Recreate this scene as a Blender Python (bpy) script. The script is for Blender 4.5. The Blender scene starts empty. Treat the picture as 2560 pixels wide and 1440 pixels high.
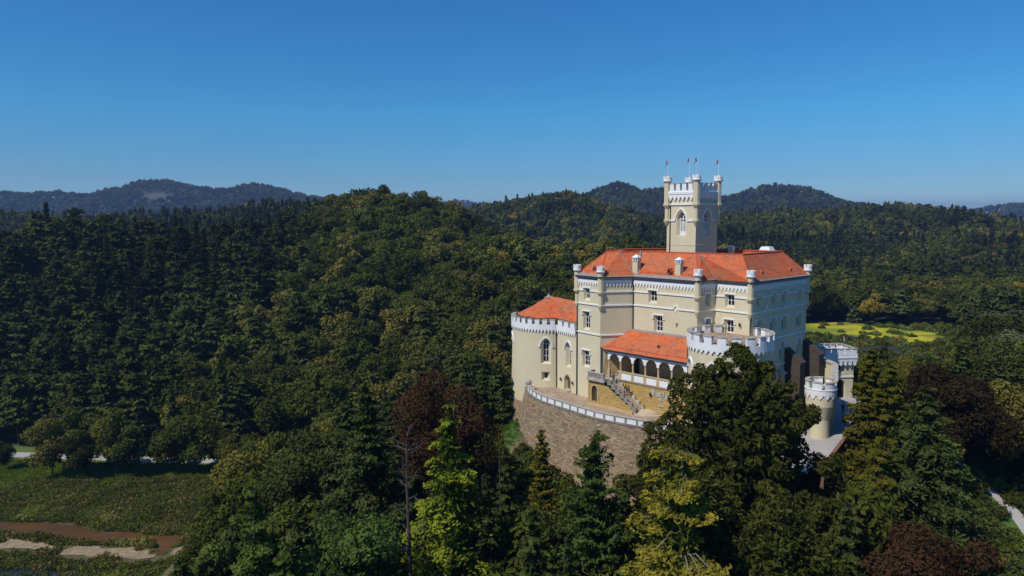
import bpy, math, random
import numpy as np
from mathutils import Vector
random.seed(7)
RNG = np.random.default_rng(11)
R = math.radians
scene = bpy.context.scene
COL = scene.collection

# ------------------------------------------------------------------ camera, light, exposure
cam_d = bpy.data.cameras.new('camera')
cam = bpy.data.objects.new('camera', cam_d)
COL.objects.link(cam)
scene.camera = cam
CAM = Vector((0.0, 0.0, 60.0))
cam_d.sensor_width = 36.0
cam_d.lens = 36.0 * 1740.0 / 2560.0
cam_d.clip_start = 0.5
cam_d.clip_end = 30000.0
PITCH, ROLL = R(5.8), R(0.25)
_f = Vector((0, math.cos(PITCH), -math.sin(PITCH)))
_u = Vector((0, math.sin(PITCH), math.cos(PITCH)))
_r = Vector((1, 0, 0))
_r2 = _r * math.cos(ROLL) - _u * math.sin(ROLL)
_u2 = _u * math.cos(ROLL) + _r * math.sin(ROLL)
from mathutils import Matrix
_m = Matrix((( _r2.x, _u2.x, -_f.x), (_r2.y, _u2.y, -_f.y), (_r2.z, _u2.z, -_f.z)))
cam.rotation_euler = _m.to_euler()
cam.location = CAM

SUN_EL = R(50)
SUN_AZ = Vector((math.cos(R(-142)), math.sin(R(-142))))
SUN_DIR = Vector((SUN_AZ.x * math.cos(SUN_EL), SUN_AZ.y * math.cos(SUN_EL), math.sin(SUN_EL)))
world = bpy.data.worlds.new('World')
scene.world = world
world.use_nodes = True
wn, wl = world.node_tree.nodes, world.node_tree.links
sky = wn.new('ShaderNodeTexSky')
sky.sky_type = 'NISHITA'
sky.sun_disc = False
sky.sun_elevation = SUN_EL
sky.sun_rotation = math.atan2(SUN_AZ.x, SUN_AZ.y)
sky.altitude = 3000
sky.air_density = 1.0
sky.dust_density = 0.0
sky.ozone_density = 3.0
bg = wn.get('Background')
bg.inputs['Strength'].default_value = 0.132
hsv = wn.new('ShaderNodeHueSaturation'); hsv.inputs['Saturation'].default_value = 1.33
wl.new(sky.outputs[0], hsv.inputs['Color'])
# the photograph's sky pales less towards the horizon, all the way round
wg = wn.new('ShaderNodeTexCoord'); wsep = wn.new('ShaderNodeSeparateXYZ'); wr = wn.new('ShaderNodeValToRGB'); wm = wn.new('ShaderNodeMix')
wm.data_type = 'RGBA'; wm.blend_type = 'MULTIPLY'; wm.inputs[0].default_value = 1.0
wl.new(wg.outputs['Generated'], wsep.inputs[0]); wl.new(wsep.outputs[2], wr.inputs[0])
el_ = wr.color_ramp.elements
el_[0].position = 0.0; el_[0].color = (.46, .54, .60, 1); el_[1].position = 0.30; el_[1].color = (1, 1, 1, 1)
for p_, c_ in ((.054, (.46, .57, .62)), (.14, (.62, .87, .83))):
    q_ = el_.new(p_); q_.color = (*c_, 1)
wl.new(hsv.outputs[0], wm.inputs[6]); wl.new(wr.outputs[0], wm.inputs[7]); wl.new(wm.outputs[2], bg.inputs['Color'])
sun_d = bpy.data.lights.new('sun', 'SUN')
sun_d.energy = 3.9
sun_d.angle = R(0.53)
sun_d.color = (1.0, 0.955, 0.88)
sun = bpy.data.objects.new('sun', sun_d)
sun.rotation_euler = (-SUN_DIR).to_track_quat('-Z', 'Y').to_euler()
COL.objects.link(sun)
vs = scene.view_settings
vs.view_transform = 'Standard'
vs.look = 'None'
vs.exposure = 0.0
vs.gamma = 1.0
vs.use_curve_mapping = False
scene.cycles.max_bounces = 5
scene.cycles.diffuse_bounces = 3
scene.cycles.transparent_max_bounces = 6
scene.cycles.volume_bounces = 0

# ------------------------------------------------------------------ noise
def _hash(ix, iy, s):
    n = (ix * 374761393 + iy * 668265263 + s * 362437) & 0x7fffffff
    n = ((n ^ (n >> 13)) * 1274126177) & 0x7fffffff
    return ((n ^ (n >> 16)) & 0xffff) / 65535.0
def vnoise(x, y, s=0):
    x = np.asarray(x, float); y = np.asarray(y, float)
    ix = np.floor(x).astype(np.int64); iy = np.floor(y).astype(np.int64)
    fx = x - ix; fy = y - iy
    fx = fx * fx * (3 - 2 * fx); fy = fy * fy * (3 - 2 * fy)
    a = _hash(ix, iy, s); b = _hash(ix + 1, iy, s); c = _hash(ix, iy + 1, s); d = _hash(ix + 1, iy + 1, s)
    return (a * (1 - fx) + b * fx) * (1 - fy) + (c * (1 - fx) + d * fx) * fy
def fbm(x, y, s=0, o=4):
    t = 0; a = 0.5; n = 0
    for k in range(o):
        t = t + a * (vnoise(x, y, s + k) - 0.5) * 2; n += a; a *= 0.5; x = x * 2.03; y = y * 2.03
    return t / n

# ------------------------------------------------------------------ materials
MATS = {}
def nodes_of(name):
    m = bpy.data.materials.new(name); m.use_nodes = True
    n = m.node_tree.nodes; l = m.node_tree.links
    b = n.get('Principled BSDF')
    return m, n, l, b
def mixc(n, l, fac, a, b, mode='MIX'):
    x = n.new('ShaderNodeMix'); x.data_type = 'RGBA'; x.blend_type = mode
    for sock, v in ((x.inputs[0], fac), (x.inputs[6], a), (x.inputs[7], b)):
        if hasattr(v, 'is_output') or isinstance(v, bpy.types.NodeSocket): l.new(v, sock)
        elif not hasattr(v, '__len__'): sock.default_value = v
        else: sock.default_value = (*v, 1) if len(v) == 3 else v
    return x.outputs[2]
def ramp(n, l, src, p0, p1):
    m = n.new('ShaderNodeMapRange'); l.new(src, m.inputs[0]); m.inputs[1].default_value = p0; m.inputs[2].default_value = p1
    return m.outputs[0]
def noise(n, l, scale, detail=4, rough=0.55, vec=None, dist=0.0):
    t = n.new('ShaderNodeTexNoise'); t.inputs['Scale'].default_value = scale; t.inputs['Detail'].default_value = detail
    t.inputs['Roughness'].default_value = rough; t.inputs['Distortion'].default_value = dist
    if vec is not None: l.new(vec, t.inputs['Vector'])
    return t.outputs[0]
def worldpos(n):
    return n.new('ShaderNodeNewGeometry').outputs['Position']
def add_bump(n, l, b, h, strength=0.3, dist=0.05):
    bp = n.new('ShaderNodeBump'); bp.inputs['Strength'].default_value = strength; bp.inputs['Distance'].default_value = dist
    l.new(h, bp.inputs['Height']); l.new(bp.outputs[0], b.inputs['Normal'])
def plain(name, c1, c2=None, scale=1.5, rough=0.8, bump=0.0, streak=0.0, metal=0.0, stain=None):
    if name in MATS: return MATS[name]
    m, n, l, b = nodes_of(name)
    c2 = c2 or tuple(v * 0.8 for v in c1)
    p = worldpos(n)
    f = ramp(n, l, noise(n, l, scale, 5, 0.6, p), 0.3, 0.7)
    c = mixc(n, l, f, c1, c2)
    if streak:
        mp = n.new('ShaderNodeMapping'); mp.inputs['Scale'].default_value = (2.2, 2.2, 0.22); l.new(p, mp.inputs[0])
        s = ramp(n, l, noise(n, l, 1.6, 4, 0.6, mp.outputs[0]), 0.5, 0.8)
        sm = n.new('ShaderNodeMath'); sm.operation = 'MULTIPLY'; sm.inputs[1].default_value = streak; l.new(s, sm.inputs[0])
        c = mixc(n, l, sm.outputs[0], c, stain or tuple(v * 0.55 for v in c1))
    l.new(c, b.inputs['Base Color'])
    b.inputs['Roughness'].default_value = rough; b.inputs['Metallic'].default_value = metal
    if bump:
        add_bump(n, l, b, noise(n, l, 9, 4, 0.6, p), bump, 0.03)
    MATS[name] = m
    return m
PLASTER = plain('cream_plaster', (0.655, 0.575, 0.385), (0.61, 0.53, 0.35), 0.35, 0.9, 0.15, 0.45, stain=(0.50, 0.43, 0.29))
WHITE = plain('white_limewash', (0.80, 0.79, 0.775), (0.76, 0.75, 0.73), 0.8, 0.85, 0.1, 0.3, stain=(0.55, 0.54, 0.52))
FRAME = plain('white_window_paint', (0.8, 0.79, 0.77), None, 3, 0.6)
GREY = plain('weathered_grey_stone', (0.30, 0.285, 0.25), (0.17, 0.155, 0.135), 1.8, 0.9, 0.3)
COPE = plain('coping_stone', (0.50, 0.46, 0.39), (0.30, 0.26, 0.21), 1.4, 0.9, 0.3)
CORN = plain('grey_cornice', (0.36, 0.36, 0.37), (0.30, 0.30, 0.31), 1.0, 0.8)
GUTTER = plain('dark_gutter_metal', (0.035, 0.03, 0.028), None, 2, 0.5)
FLASH = plain('lead_flashing', (0.30, 0.30, 0.285), (0.18, 0.18, 0.17), 2.5, 0.6)
SAND = plain('sandstone', (0.56, 0.42, 0.23), (0.42, 0.29, 0.15), 1.5, 0.9, 0.3)
BROWNST = plain('brown_arch_stone', (0.34, 0.24, 0.17), (0.25, 0.17, 0.12), 2, 0.9)
OCHRE = plain('ochre_plaster', (0.50, 0.37, 0.17), (0.42, 0.30, 0.14), 1.0, 0.9, 0.1)
DARK = plain('dark_interior', (0.012, 0.011, 0.011), None, 1, 0.9)
DOORW = plain('dark_wood', (0.035, 0.022, 0.015), None, 2, 0.6)
IRON = plain('wrought_iron', (0.02, 0.02, 0.022), None, 2, 0.5)
TREAD = plain('stair_tread_stone', (0.60, 0.50, 0.37), (0.48, 0.39, 0.27), 1.5, 0.9, 0.2)
BRICKM = plain('old_red_brick', (0.23, 0.10, 0.06), (0.15, 0.075, 0.05), 1.6, 0.9, 0.3)
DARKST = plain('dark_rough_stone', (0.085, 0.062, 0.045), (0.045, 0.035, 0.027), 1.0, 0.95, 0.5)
ASPH = plain('pale_paving', (0.40, 0.38, 0.36), (0.33, 0.31, 0.29), 0.4, 0.9, 0.1)
ROADM = plain('pale_asphalt', (0.42, 0.39, 0.36), (0.34, 0.315, 0.285), 0.6, 0.9, 0.1)
GRAVEL = plain('sand_bar', (0.36, 0.275, 0.165), (0.19, 0.135, 0.075), 0.9, 0.95, 0.3)
BARK = plain('bark', (0.085, 0.062, 0.045), (0.045, 0.034, 0.026), 3, 0.95, 0.4)
GREYBARK = plain('grey_bark', (0.15, 0.125, 0.11), (0.09, 0.075, 0.065), 2, 0.95, 0.3)
PALEBARK = plain('pale_bark', (0.26, 0.23, 0.20), (0.16, 0.14, 0.12), 2, 0.95, 0.3)

def glass_mat():
    m, n, l, b = nodes_of('window_glass')
    p = worldpos(n)
    c = mixc(n, l, ramp(n, l, noise(n, l, 0.9, 2, 0.5, p), 0.4, 0.6), (0.035, 0.022, 0.02), (0.018, 0.014, 0.018))
    l.new(c, b.inputs['Base Color']); b.inputs['Roughness'].default_value = 0.12
    b.inputs['Specular IOR Level'].default_value = 0.4
    return m
GLASS = glass_mat()

def tile_mat():
    m, n, l, b = nodes_of('clay_roof_tiles')
    p = worldpos(n)
    sep = n.new('ShaderNodeSeparateXYZ'); l.new(p, sep.inputs[0])
    w = n.new('ShaderNodeTexWave'); w.wave_type = 'BANDS'; w.bands_direction = 'Z'; w.wave_profile = 'SAW'
    w.inputs['Scale'].default_value = 1.45; w.inputs['Distortion'].default_value = 0.25; w.inputs['Detail'].default_value = 1.0
    l.new(p, w.inputs['Vector'])
    fine = noise(n, l, 3.2, 3, 0.7, p)
    mp = n.new('ShaderNodeMapping'); mp.inputs['Scale'].default_value = (0.5, 0.5, 1.6); l.new(p, mp.inputs[0])
    big = noise(n, l, 0.35, 4, 0.6, p)
    c = mixc(n, l, ramp(n, l, fine, 0.3, 0.7), (0.68, 0.15, 0.036), (0.52, 0.10, 0.027))
    c = mixc(n, l, ramp(n, l, big, 0.42, 0.68), c, (0.44, 0.15, 0.065))
    st_ = ramp(n, l, noise(n, l, 1.1, 4, 0.7, mp.outputs[0]), 0.5, 0.72)
    c = mixc(n, l, st_, c, (0.30, 0.085, 0.04))
    vo = n.new('ShaderNodeTexVoronoi'); vo.inputs['Scale'].default_value = 2.6; l.new(p, vo.inputs['Vector']); vs_ = n.new('ShaderNodeSeparateColor'); l.new(vo.outputs['Color'], vs_.inputs[0])
    c = mixc(n, l, ramp(n, l, vs_.outputs[0], 0.55, 1.3), c, (0.30, 0.06, 0.025))
    sp = ramp(n, l, noise(n, l, 14, 2, 0.5, p), 0.62, 0.72)
    c = mixc(n, l, sp, c, (0.52, 0.22, 0.10))
    f2 = n.new('ShaderNodeMath'); f2.operation = 'MULTIPLY'; f2.inputs[1].default_value = 0.42; l.new(ramp(n, l, w.outputs[1], 0.65, 1.0), f2.inputs[0])
    c = mixc(n, l, f2.outputs[0], c, (0.22, 0.045, 0.02))
    l.new(c, b.inputs['Base Color']); b.inputs['Roughness'].default_value = 0.85
    add_bump(n, l, b, w.outputs[1], 0.5, 0.04)
    return m
TILE = tile_mat()
RIDGE = plain('ridge_tiles', (0.50, 0.085, 0.03), (0.34, 0.06, 0.025), 4, 0.85, 0.3)

def stone_mat(name, cols, mortar):
    """colour per stone comes from the attribute 'tint' of the stone itself"""
    m, n, l, b = nodes_of(name)
    a = n.new('ShaderNodeAttribute'); a.attribute_name = 'tint'
    r = n.new('ShaderNodeValToRGB'); l.new(a.outputs['Fac'], r.inputs[0])
    el = r.color_ramp.elements
    while len(el) < len(cols): el.new(0.5)
    for i, c in enumerate(cols):
        el[i].position = i / (len(cols) - 1); el[i].color = (*c, 1)
    p = worldpos(n)
    c = mixc(n, l, ramp(n, l, noise(n, l, 2.5, 5, 0.65, p), 0.3, 0.75), r.outputs[0], mortar)
    l.new(c, b.inputs['Base Color']); b.inputs['Roughness'].default_value = 0.95
    add_bump(n, l, b, noise(n, l, 8, 4, 0.6, p), 0.4, 0.03)
    return m
RUBBLE = stone_mat('rubble_stone', [(0.12, 0.070, 0.045), (0.34, 0.235, 0.13), (0.18, 0.112, 0.08), (0.46, 0.335, 0.18), (0.085, 0.068, 0.06), (0.22, 0.15, 0.10)], (0.21, 0.155, 0.10))
GOLDST = stone_mat('golden_stone', [(0.52, 0.33, 0.08), (0.42, 0.27, 0.08), (0.56, 0.40, 0.15), (0.34, 0.21, 0.08), (0.50, 0.36, 0.14)], (0.46, 0.31, 0.10))
MORTAR = plain('wall_mortar', (0.44, 0.35, 0.21), (0.24, 0.18, 0.11), 0.5, 0.95, 0.4)
MORTARG = plain('ochre_mortar', (0.42, 0.27, 0.08), (0.34, 0.22, 0.08), 1.2, 0.95, 0.3)

def paving_mat():
    m, n, l, b = nodes_of('terrace_paving')
    p = worldpos(n)
    v = n.new('ShaderNodeTexVoronoi'); v.inputs['Scale'].default_value = 1.9; l.new(p, v.inputs['Vector'])
    v2 = n.new('ShaderNodeTexVoronoi'); v2.feature = 'DISTANCE_TO_EDGE'; v2.inputs['Scale'].default_value = 1.9; l.new(p, v2.inputs['Vector'])
    sep = n.new('ShaderNodeSeparateColor'); l.new(v.outputs['Color'], sep.inputs[0])
    c = mixc(n, l, sep.outputs[0], (0.42, 0.30, 0.20), (0.30, 0.20, 0.145))
    c = mixc(n, l, ramp(n, l, noise(n, l, 0.3, 3, 0.5, p), 0.45, 0.65), c, (0.44, 0.35, 0.24))
    e = ramp(n, l, v2.outputs[0], 0.0, 0.05)
    c = mixc(n, l, e, (0.20, 0.145, 0.10), c)
    l.new(c, b.inputs['Base Color']); b.inputs['Roughness'].default_value = 0.9
    return m
PAVING = paving_mat()

def leaf_mat(name, dark, light, third=None, trans=0.22, var=0.5):
    m = bpy.data.materials.new(name); m.use_nodes = True
    n = m.node_tree.nodes; l = m.node_tree.links
    n.clear()
    out = n.new('ShaderNodeOutputMaterial')
    a = n.new('ShaderNodeAttribute'); a.attribute_name = 'tint'
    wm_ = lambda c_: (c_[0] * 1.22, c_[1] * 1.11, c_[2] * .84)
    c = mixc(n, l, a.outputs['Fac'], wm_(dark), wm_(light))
    oi = n.new('ShaderNodeObjectInfo')
    g = n.new('ShaderNodeAttribute'); g.attribute_name = 'grove'; g.attribute_type = 'INSTANCER'
    if third:
        rr = ramp(n, l, oi.outputs['Random'], 0.72, 1.0)
        c = mixc(n, l, rr, c, third)
    hs = n.new('ShaderNodeHueSaturation')
    v = n.new('ShaderNodeMapRange'); l.new(oi.outputs['Random'], v.inputs[0]); v.inputs[3].default_value = 1 - var * 0.5; v.inputs[4].default_value = 1 + var
    sc = n.new('ShaderNodeMath'); sc.operation = 'MULTIPLY_ADD'; sc.inputs[1].default_value = 0.9; l.new(g.outputs['Fac'], sc.inputs[0]); l.new(v.outputs[0], sc.inputs[2])
    l.new(sc.outputs[0], hs.inputs['Value'])
    l.new(c, hs.inputs['Color'])
    d = n.new('ShaderNodeBsdfDiffuse'); t = n.new('ShaderNodeBsdfTranslucent'); mx = n.new('ShaderNodeMixShader')
    mx.inputs[0].default_value = trans
    l.new(hs.outputs[0], d.inputs[0]); l.new(hs.outputs[0], t.inputs[0])
    l.new(d.outputs[0], mx.inputs[1]); l.new(t.outputs[0], mx.inputs[2]); l.new(mx.outputs[0], out.inputs[0])
    return m
L_BROAD = leaf_mat('broadleaf_foliage', (0.030, 0.041, 0.010), (0.078, 0.096, 0.022), (0.125, 0.105, 0.022))
L_PINE = leaf_mat('pine_foliage', (0.029, 0.039, 0.013), (0.074, 0.093, 0.031), None, 0.15)
L_SPRUCE = leaf_mat('spruce_foliage', (0.023, 0.032, 0.011), (0.062, 0.080, 0.027), None, 0.12, 0.3)
L_FIR = leaf_mat('fir_foliage', (0.022, 0.034, 0.012), (0.072, 0.098, 0.034), None, 0.15, 0.1)
L_YELLOW = leaf_mat('golden_conifer_foliage', (0.040, 0.075, 0.012), (0.235, 0.285, 0.032), None, 0.25, 0.1)
L_YPINE = leaf_mat('yellowing_pine_foliage', (0.050, 0.075, 0.016), (0.25, 0.225, 0.035), None, 0.25, 0.1)
L_GPINE = leaf_mat('green_pine_foliage', (0.024, 0.046, 0.014), (0.082, 0.130, 0.036), None, 0.2, 0.1)
L_LIME = leaf_mat('light_green_foliage', (0.034, 0.060, 0.015), (0.125, 0.175, 0.045), None, 0.25, 0.1)
L_CYP = leaf_mat('cypress_foliage', (0.040, 0.052, 0.010), (0.155, 0.145, 0.022), None, 0.2, 0.1)
L_BEECH2 = leaf_mat('dark_beech_foliage', (0.014, 0.012, 0.008), (0.040, 0.030, 0.018), None, 0.2, 0.1)
L_BEECH = leaf_mat('copper_beech_foliage', (0.024, 0.015, 0.010), (0.066, 0.038, 0.024), None, 0.2, 0.1)
L_YEW = leaf_mat('dark_yew_foliage', (0.016, 0.022, 0.006), (0.072, 0.082, 0.020), None, 0.12, 0.1)
L_WILLOW = leaf_mat('grey_green_willow_foliage', (0.045, 0.060, 0.030), (0.12, 0.15, 0.075), None, 0.2, 0.1)
L_REED = leaf_mat('marsh_foliage', (0.058, 0.078, 0.018), (0.170, 0.205, 0.046), (0.20, 0.135, 0.06), 0.25, 0.35)
L_AUT = leaf_mat('turning_broadleaf_foliage', (0.060, 0.055, 0.012), (0.20, 0.16, 0.03), None, 0.25, 0.1)

# ------------------------------------------------------------------ object helpers
def tag(o, label=None, cat=None, group=None, kind=None):
    if label: o['label'] = label
    if cat: o['category'] = cat
    if group: o['group'] = group
    if kind: o['kind'] = kind
    return o
def empty(name, loc=(0, 0, 0), label=None, cat=None, group=None, rz=0.0):
    o = bpy.data.objects.new(name, None); COL.objects.link(o)
    o.location = loc; o.rotation_euler = (0, 0, rz)
    return tag(o, label, cat, group)
class MB:
    def __init__(s): s.v = []; s.f = []; s.t = []
    def quad(s, *ps):
        i = len(s.v); s.v.extend([tuple(p) for p in ps]); s.f.append(tuple(range(i, i + len(ps))))
    def add(s, vs, fs):
        i = len(s.v); s.v.extend([tuple(p) for p in vs]); s.f.extend([tuple(k + i for k in f) for f in fs])
    def hexa(s, a, b):
        """a, b: two rings of 4 points"""
        s.add(list(a) + list(b), [(3, 2, 1, 0), (4, 5, 6, 7), (0, 1, 5, 4), (1, 2, 6, 5), (2, 3, 7, 6), (3, 0, 4, 7)])
    def box(s, x0, x1, y0, y1, z0, z1):
        s.hexa([(x0, y0, z0), (x1, y0, z0), (x1, y1, z0), (x0, y1, z0)], [(x0, y0, z1), (x1, y0, z1), (x1, y1, z1), (x0, y1, z1)])
    def prism(s, a, b):
        n = len(a)
        s.add(list(a) + list(b), [tuple(range(n - 1, -1, -1)), tuple(range(n, 2 * n))] + [(i, (i + 1) % n, (i + 1) % n + n, i + n) for i in range(n)])
    def lathe(s, c, prof, n=16, cap=True):
        """prof: list of (r, z)"""
        base = len(s.v)
        for r, z in prof:
            for k in range(n):
                a = 2 * math.pi * k / n
                s.v.append((c[0] + r * math.cos(a), c[1] + r * math.sin(a), z))
        for j in range(len(prof) - 1):
            for k in range(n):
                k2 = (k + 1) % n
                s.f.append((base + j * n + k, base + j * n + k2, base + (j + 1) * n + k2, base + (j + 1) * n + k))
        if cap:
            s.f.append(tuple(base + k for k in range(n - 1, -1, -1)))
            s.f.append(tuple(base + (len(prof) - 1) * n + k for k in range(n)))
    def tube(s, pts, rs, n=6):
        base = len(s.v); pts = [Vector(p) for p in pts]
        if not hasattr(rs, '__len__'): rs = [rs] * len(pts)
        for i, p in enumerate(pts):
            d = (pts[min(i + 1, len(pts) - 1)] - pts[max(i - 1, 0)]).normalized()
            x = d.orthogonal().normalized() if abs(d.z) < 0.9 else Vector((1, 0, 0)); x = (x - d * x.dot(d)).normalized(); y = d.cross(x)
            for k in range(n):
                a = 2 * math.pi * k / n
                s.v.append(tuple(p + (x * math.cos(a) + y * math.sin(a)) * rs[i]))
        for j in range(len(pts) - 1):
            for k in range(n):
                k2 = (k + 1) % n
                s.f.append((base + j * n + k, base + j * n + k2, base + (j + 1) * n + k2, base + (j + 1) * n + k))
        s.f.append(tuple(base + k for k in range(n - 1, -1, -1))); s.f.append(tuple(base + (len(pts) - 1) * n + k for k in range(n)))
    def mesh(s, name, mat, tint=None, smooth=False):
        me = bpy.data.meshes.new(name); me.from_pydata(s.v, [], s.f); me.materials.append(mat)
        if tint is not None:
            a = me.attributes.new('tint', 'FLOAT', 'FACE'); a.data.foreach_set('value', np.asarray(tint, np.float32))
        if smooth: me.polygons.foreach_set('use_smooth', [True] * len(me.polygons))
        me.update(); return me
    def build(s, name, mat, parent=None, **k):
        o = bpy.data.objects.new(name, s.mesh(name, mat, **k)); COL.objects.link(o)
        if parent:
            o.parent = parent
            if parent.location.length > 0 or any(parent.rotation_euler): pass
        return o

# facade maps f(u, z, d): u along the wall, z height, d outwards
def plane_map(P, Q):
    P = Vector(P); Q = Vector(Q); e = (Q - P).normalized(); n = Vector((e.y, -e.x))
    if n.dot(-P) < 0: n = -n
    def f(u, z, d=0.0):
        q = P + e * u + n * d
        return (q.x, q.y, z)
    f.length = (Q - P).length; f.seg = 999.0
    return f
def cyl_map(cx, cy, r, a0=0.0, batter=None, seg=0.5):
    """u=0 at angle a0, increasing counter-clockwise"""
    def f(u, z, d=0.0):
        a = a0 + u / r; rr = r + d + (batter(z) if batter else 0)
        return (cx + rr * math.cos(a), cy + rr * math.sin(a), z)
    f.length = 2 * math.pi * r; f.seg = seg
    return f
def curve_map(pts, ztop=0.0, batter=0.0, seg=0.5):
    """outward side is to the right of the direction of travel"""
    P = []
    n = len(pts)
    for i in range(n - 1):
        p0, p1, p2, p3 = [Vector(pts[min(max(k, 0), n - 1)]) for k in (i - 1, i, i + 1, i + 2)]
        for t in np.linspace(0, 1, 8, endpoint=False):
            P.append(0.5 * ((2 * p1) + (p2 - p0) * t + (2 * p0 - 5 * p1 + 4 * p2 - p3) * t * t + (3 * p1 - p0 - 3 * p2 + p3) * t ** 3))
    P.append(Vector(pts[-1]))
    L = [0.0]
    for a, b in zip(P, P[1:]): L.append(L[-1] + (b - a).length)
    X = np.array([p.x for p in P]); Y = np.array([p.y for p in P]); L = np.array(L)
    def f(u, z, d=0.0):
        x = np.interp(u, L, X); y = np.interp(u, L, Y)
        h = 0.6
        tx = np.interp(u + h, L, X) - np.interp(u - h, L, X); ty = np.interp(u + h, L, Y) - np.interp(u - h, L, Y)
        q = math.hypot(tx, ty) or 1
        dd = d + batter * max(0.0, ztop - z)
        return (x + ty / q * dd * f.sgn, y - tx / q * dd * f.sgn, z)
    f.sgn = 1.0
    f.length = L[-1]; f.seg = seg
    return f
def cuts(f, u0, u1):
    n = max(1, int(math.ceil((u1 - u0) / f.seg)))
    return [u0 + (u1 - u0) * i / n for i in range(n + 1)]
def fbox(mb, f, u0, u1, z0, z1, d0, d1):
    us = cuts(f, u0, u1)
    for a, b in zip(us, us[1:]):
        lo = [f(a, z0, d0), f(b, z0, d0), f(b, z0, d1), f(a, z0, d1)]
        hi = [f(a, z1, d0), f(b, z1, d0), f(b, z1, d1), f(a, z1, d1)]
        i = len(mb.v); mb.v.extend(lo + hi)
        fs = [(3, 2, 1, 0), (4, 5, 6, 7), (0, 1, 5, 4), (2, 3, 7, 6)]
        if a == us[0]: fs.append((3, 0, 4, 7))
        if b == us[-1]: fs.append((1, 2, 6, 5))
        mb.f.extend([tuple(k + i for k in q) for q in fs])
def fpath(mb, f, pts, w, d0, d1, closed=False):
    """mitred moulding along a path in (u, z)"""
    P = [Vector(p) for p in pts]
    fine = [P[0]]
    for a, b in zip(P, P[1:]):
        k = max(1, int(math.ceil(abs(b.x - a.x) / f.seg)))
        for i in range(1, k + 1): fine.append(a.lerp(b, i / k))
    P = fine; n = len(P)
    up, lo = [], []
    for i in range(n):
        a = (P[i] - P[i - 1]).normalized() if i else (P[1] - P[0]).normalized()
        b = (P[i + 1] - P[i]).normalized() if i < n - 1 else a
        na = Vector((-a.y, a.x)); nb = Vector((-b.y, b.x)); m = (na + nb)
        m = m.normalized() if m.length > 1e-6 else na
        k = min(1.8, 1.0 / max(0.3, m.dot(na)))
        up.append(P[i] + m * k * w / 2); lo.append(P[i] - m * k * w / 2)
    for i in range(n - 1):
        ring0 = [f(lo[i].x, lo[i].y, d0), f(lo[i].x, lo[i].y, d1), f(up[i].x, up[i].y, d1), f(up[i].x, up[i].y, d0)]
        ring1 = [f(lo[i + 1].x, lo[i + 1].y, d0), f(lo[i + 1].x, lo[i + 1].y, d1), f(up[i + 1].x, up[i + 1].y, d1), f(up[i + 1].x, up[i + 1].y, d0)]
        b0 = len(mb.v); mb.v.extend(ring0 + ring1)
        fs = [(0, 4, 5, 1), (1, 5, 6, 2), (2, 6, 7, 3)]
        if i == 0: fs.append((0, 1, 2, 3))
        if i == n - 2: fs.append((7, 6, 5, 4))
        mb.f.extend([tuple(k + b0 for k in q) for q in fs])
def outline(h, s=0.0, sb=None):
    """opening outline, shrunk by s, from the lower left corner counter-clockwise"""
    u0, u1, z0, z1 = h['r']; sb = s if sb is None else sb
    u0 += s; u1 -= s; z0 += sb; z1 -= s * 0.6
    k = h.get('arch')
    if not k: return [(u0, z0), (u1, z0), (u1, z1), (u0, z1)]
    c = (u0 + u1) / 2; w = (u1 - u0) / 2; pts = [(u0, z0), (u1, z0)]
    if k == 'round':
        rise = w; zs = z1 - rise
        pts += [(c + w * math.cos(t), zs + rise * math.sin(t)) for t in np.linspace(0, math.pi, 15)]
    else:
        rise = h.get('rise', 1.5) * w; zs = z1 - rise
        Rr = (w * w + rise * rise) / (2 * w)
        ta = math.asin(min(1, rise / Rr))
        A = [(u1 - Rr + Rr * math.cos(t), zs + Rr * math.sin(t)) for t in np.linspace(0, ta, 8)]
        pts += A + [(2 * c - x, z) for x, z in A[::-1][1:]]
    return pts
def wall(mb, f, u0, u1, z0, z1, holes=()):
    us = set(cuts(f, u0, u1)); zs = {z0, z1}
    for h in holes:
        us |= {h['r'][0], h['r'][1]}; zs |= {h['r'][2], h['r'][3]}
        if f.seg < 100: us |= set(np.linspace(h['r'][0], h['r'][1], 5))
    us = sorted(round(x, 4) for x in us); zs = sorted(round(x, 4) for x in zs)
    us = [x for i, x in enumerate(us) if i == 0 or x - us[i - 1] > 1e-3]
    for a, b in zip(us, us[1:]):
        for c, d in zip(zs, zs[1:]):
            m = ((a + b) / 2, (c + d) / 2)
            if any(h['r'][0] < m[0] < h['r'][1] and h['r'][2] < m[1] < h['r'][3] for h in holes): continue
            mb.quad(f(a, c), f(b, c), f(b, d), f(a, d))
    for h in holes:
        o = outline(h)
        if h.get('arch'):
            u0_, u1_, _, z1_ = h['r']; c = (u0_ + u1_) / 2
            rt = [p for p in o[2:] if p[0] >= c - 1e-6]; lt = [p for p in o[2:] if p[0] <= c + 1e-6]
            for p, q in zip(rt, rt[1:]): mb.quad(f(u1_, z1_), f(*q), f(*p))
            for p, q in zip(lt, lt[1:]): mb.quad(f(u0_, z1_), f(*q), f(*p))
        dep = h.get('depth', 0.5); sp = h.get('splay', 0.2)
        i_ = outline(h, sp, h.get('sb', 0.28) if h.get('arch') != 'round' else sp)
        n = len(o)
        for k in range(1 if h.get('open') else 0, n):
            k2 = (k + 1) % n
            mb.quad(f(*o[k]), f(*i_[k], -dep), f(*i_[k2], -dep), f(*o[k2]))
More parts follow.
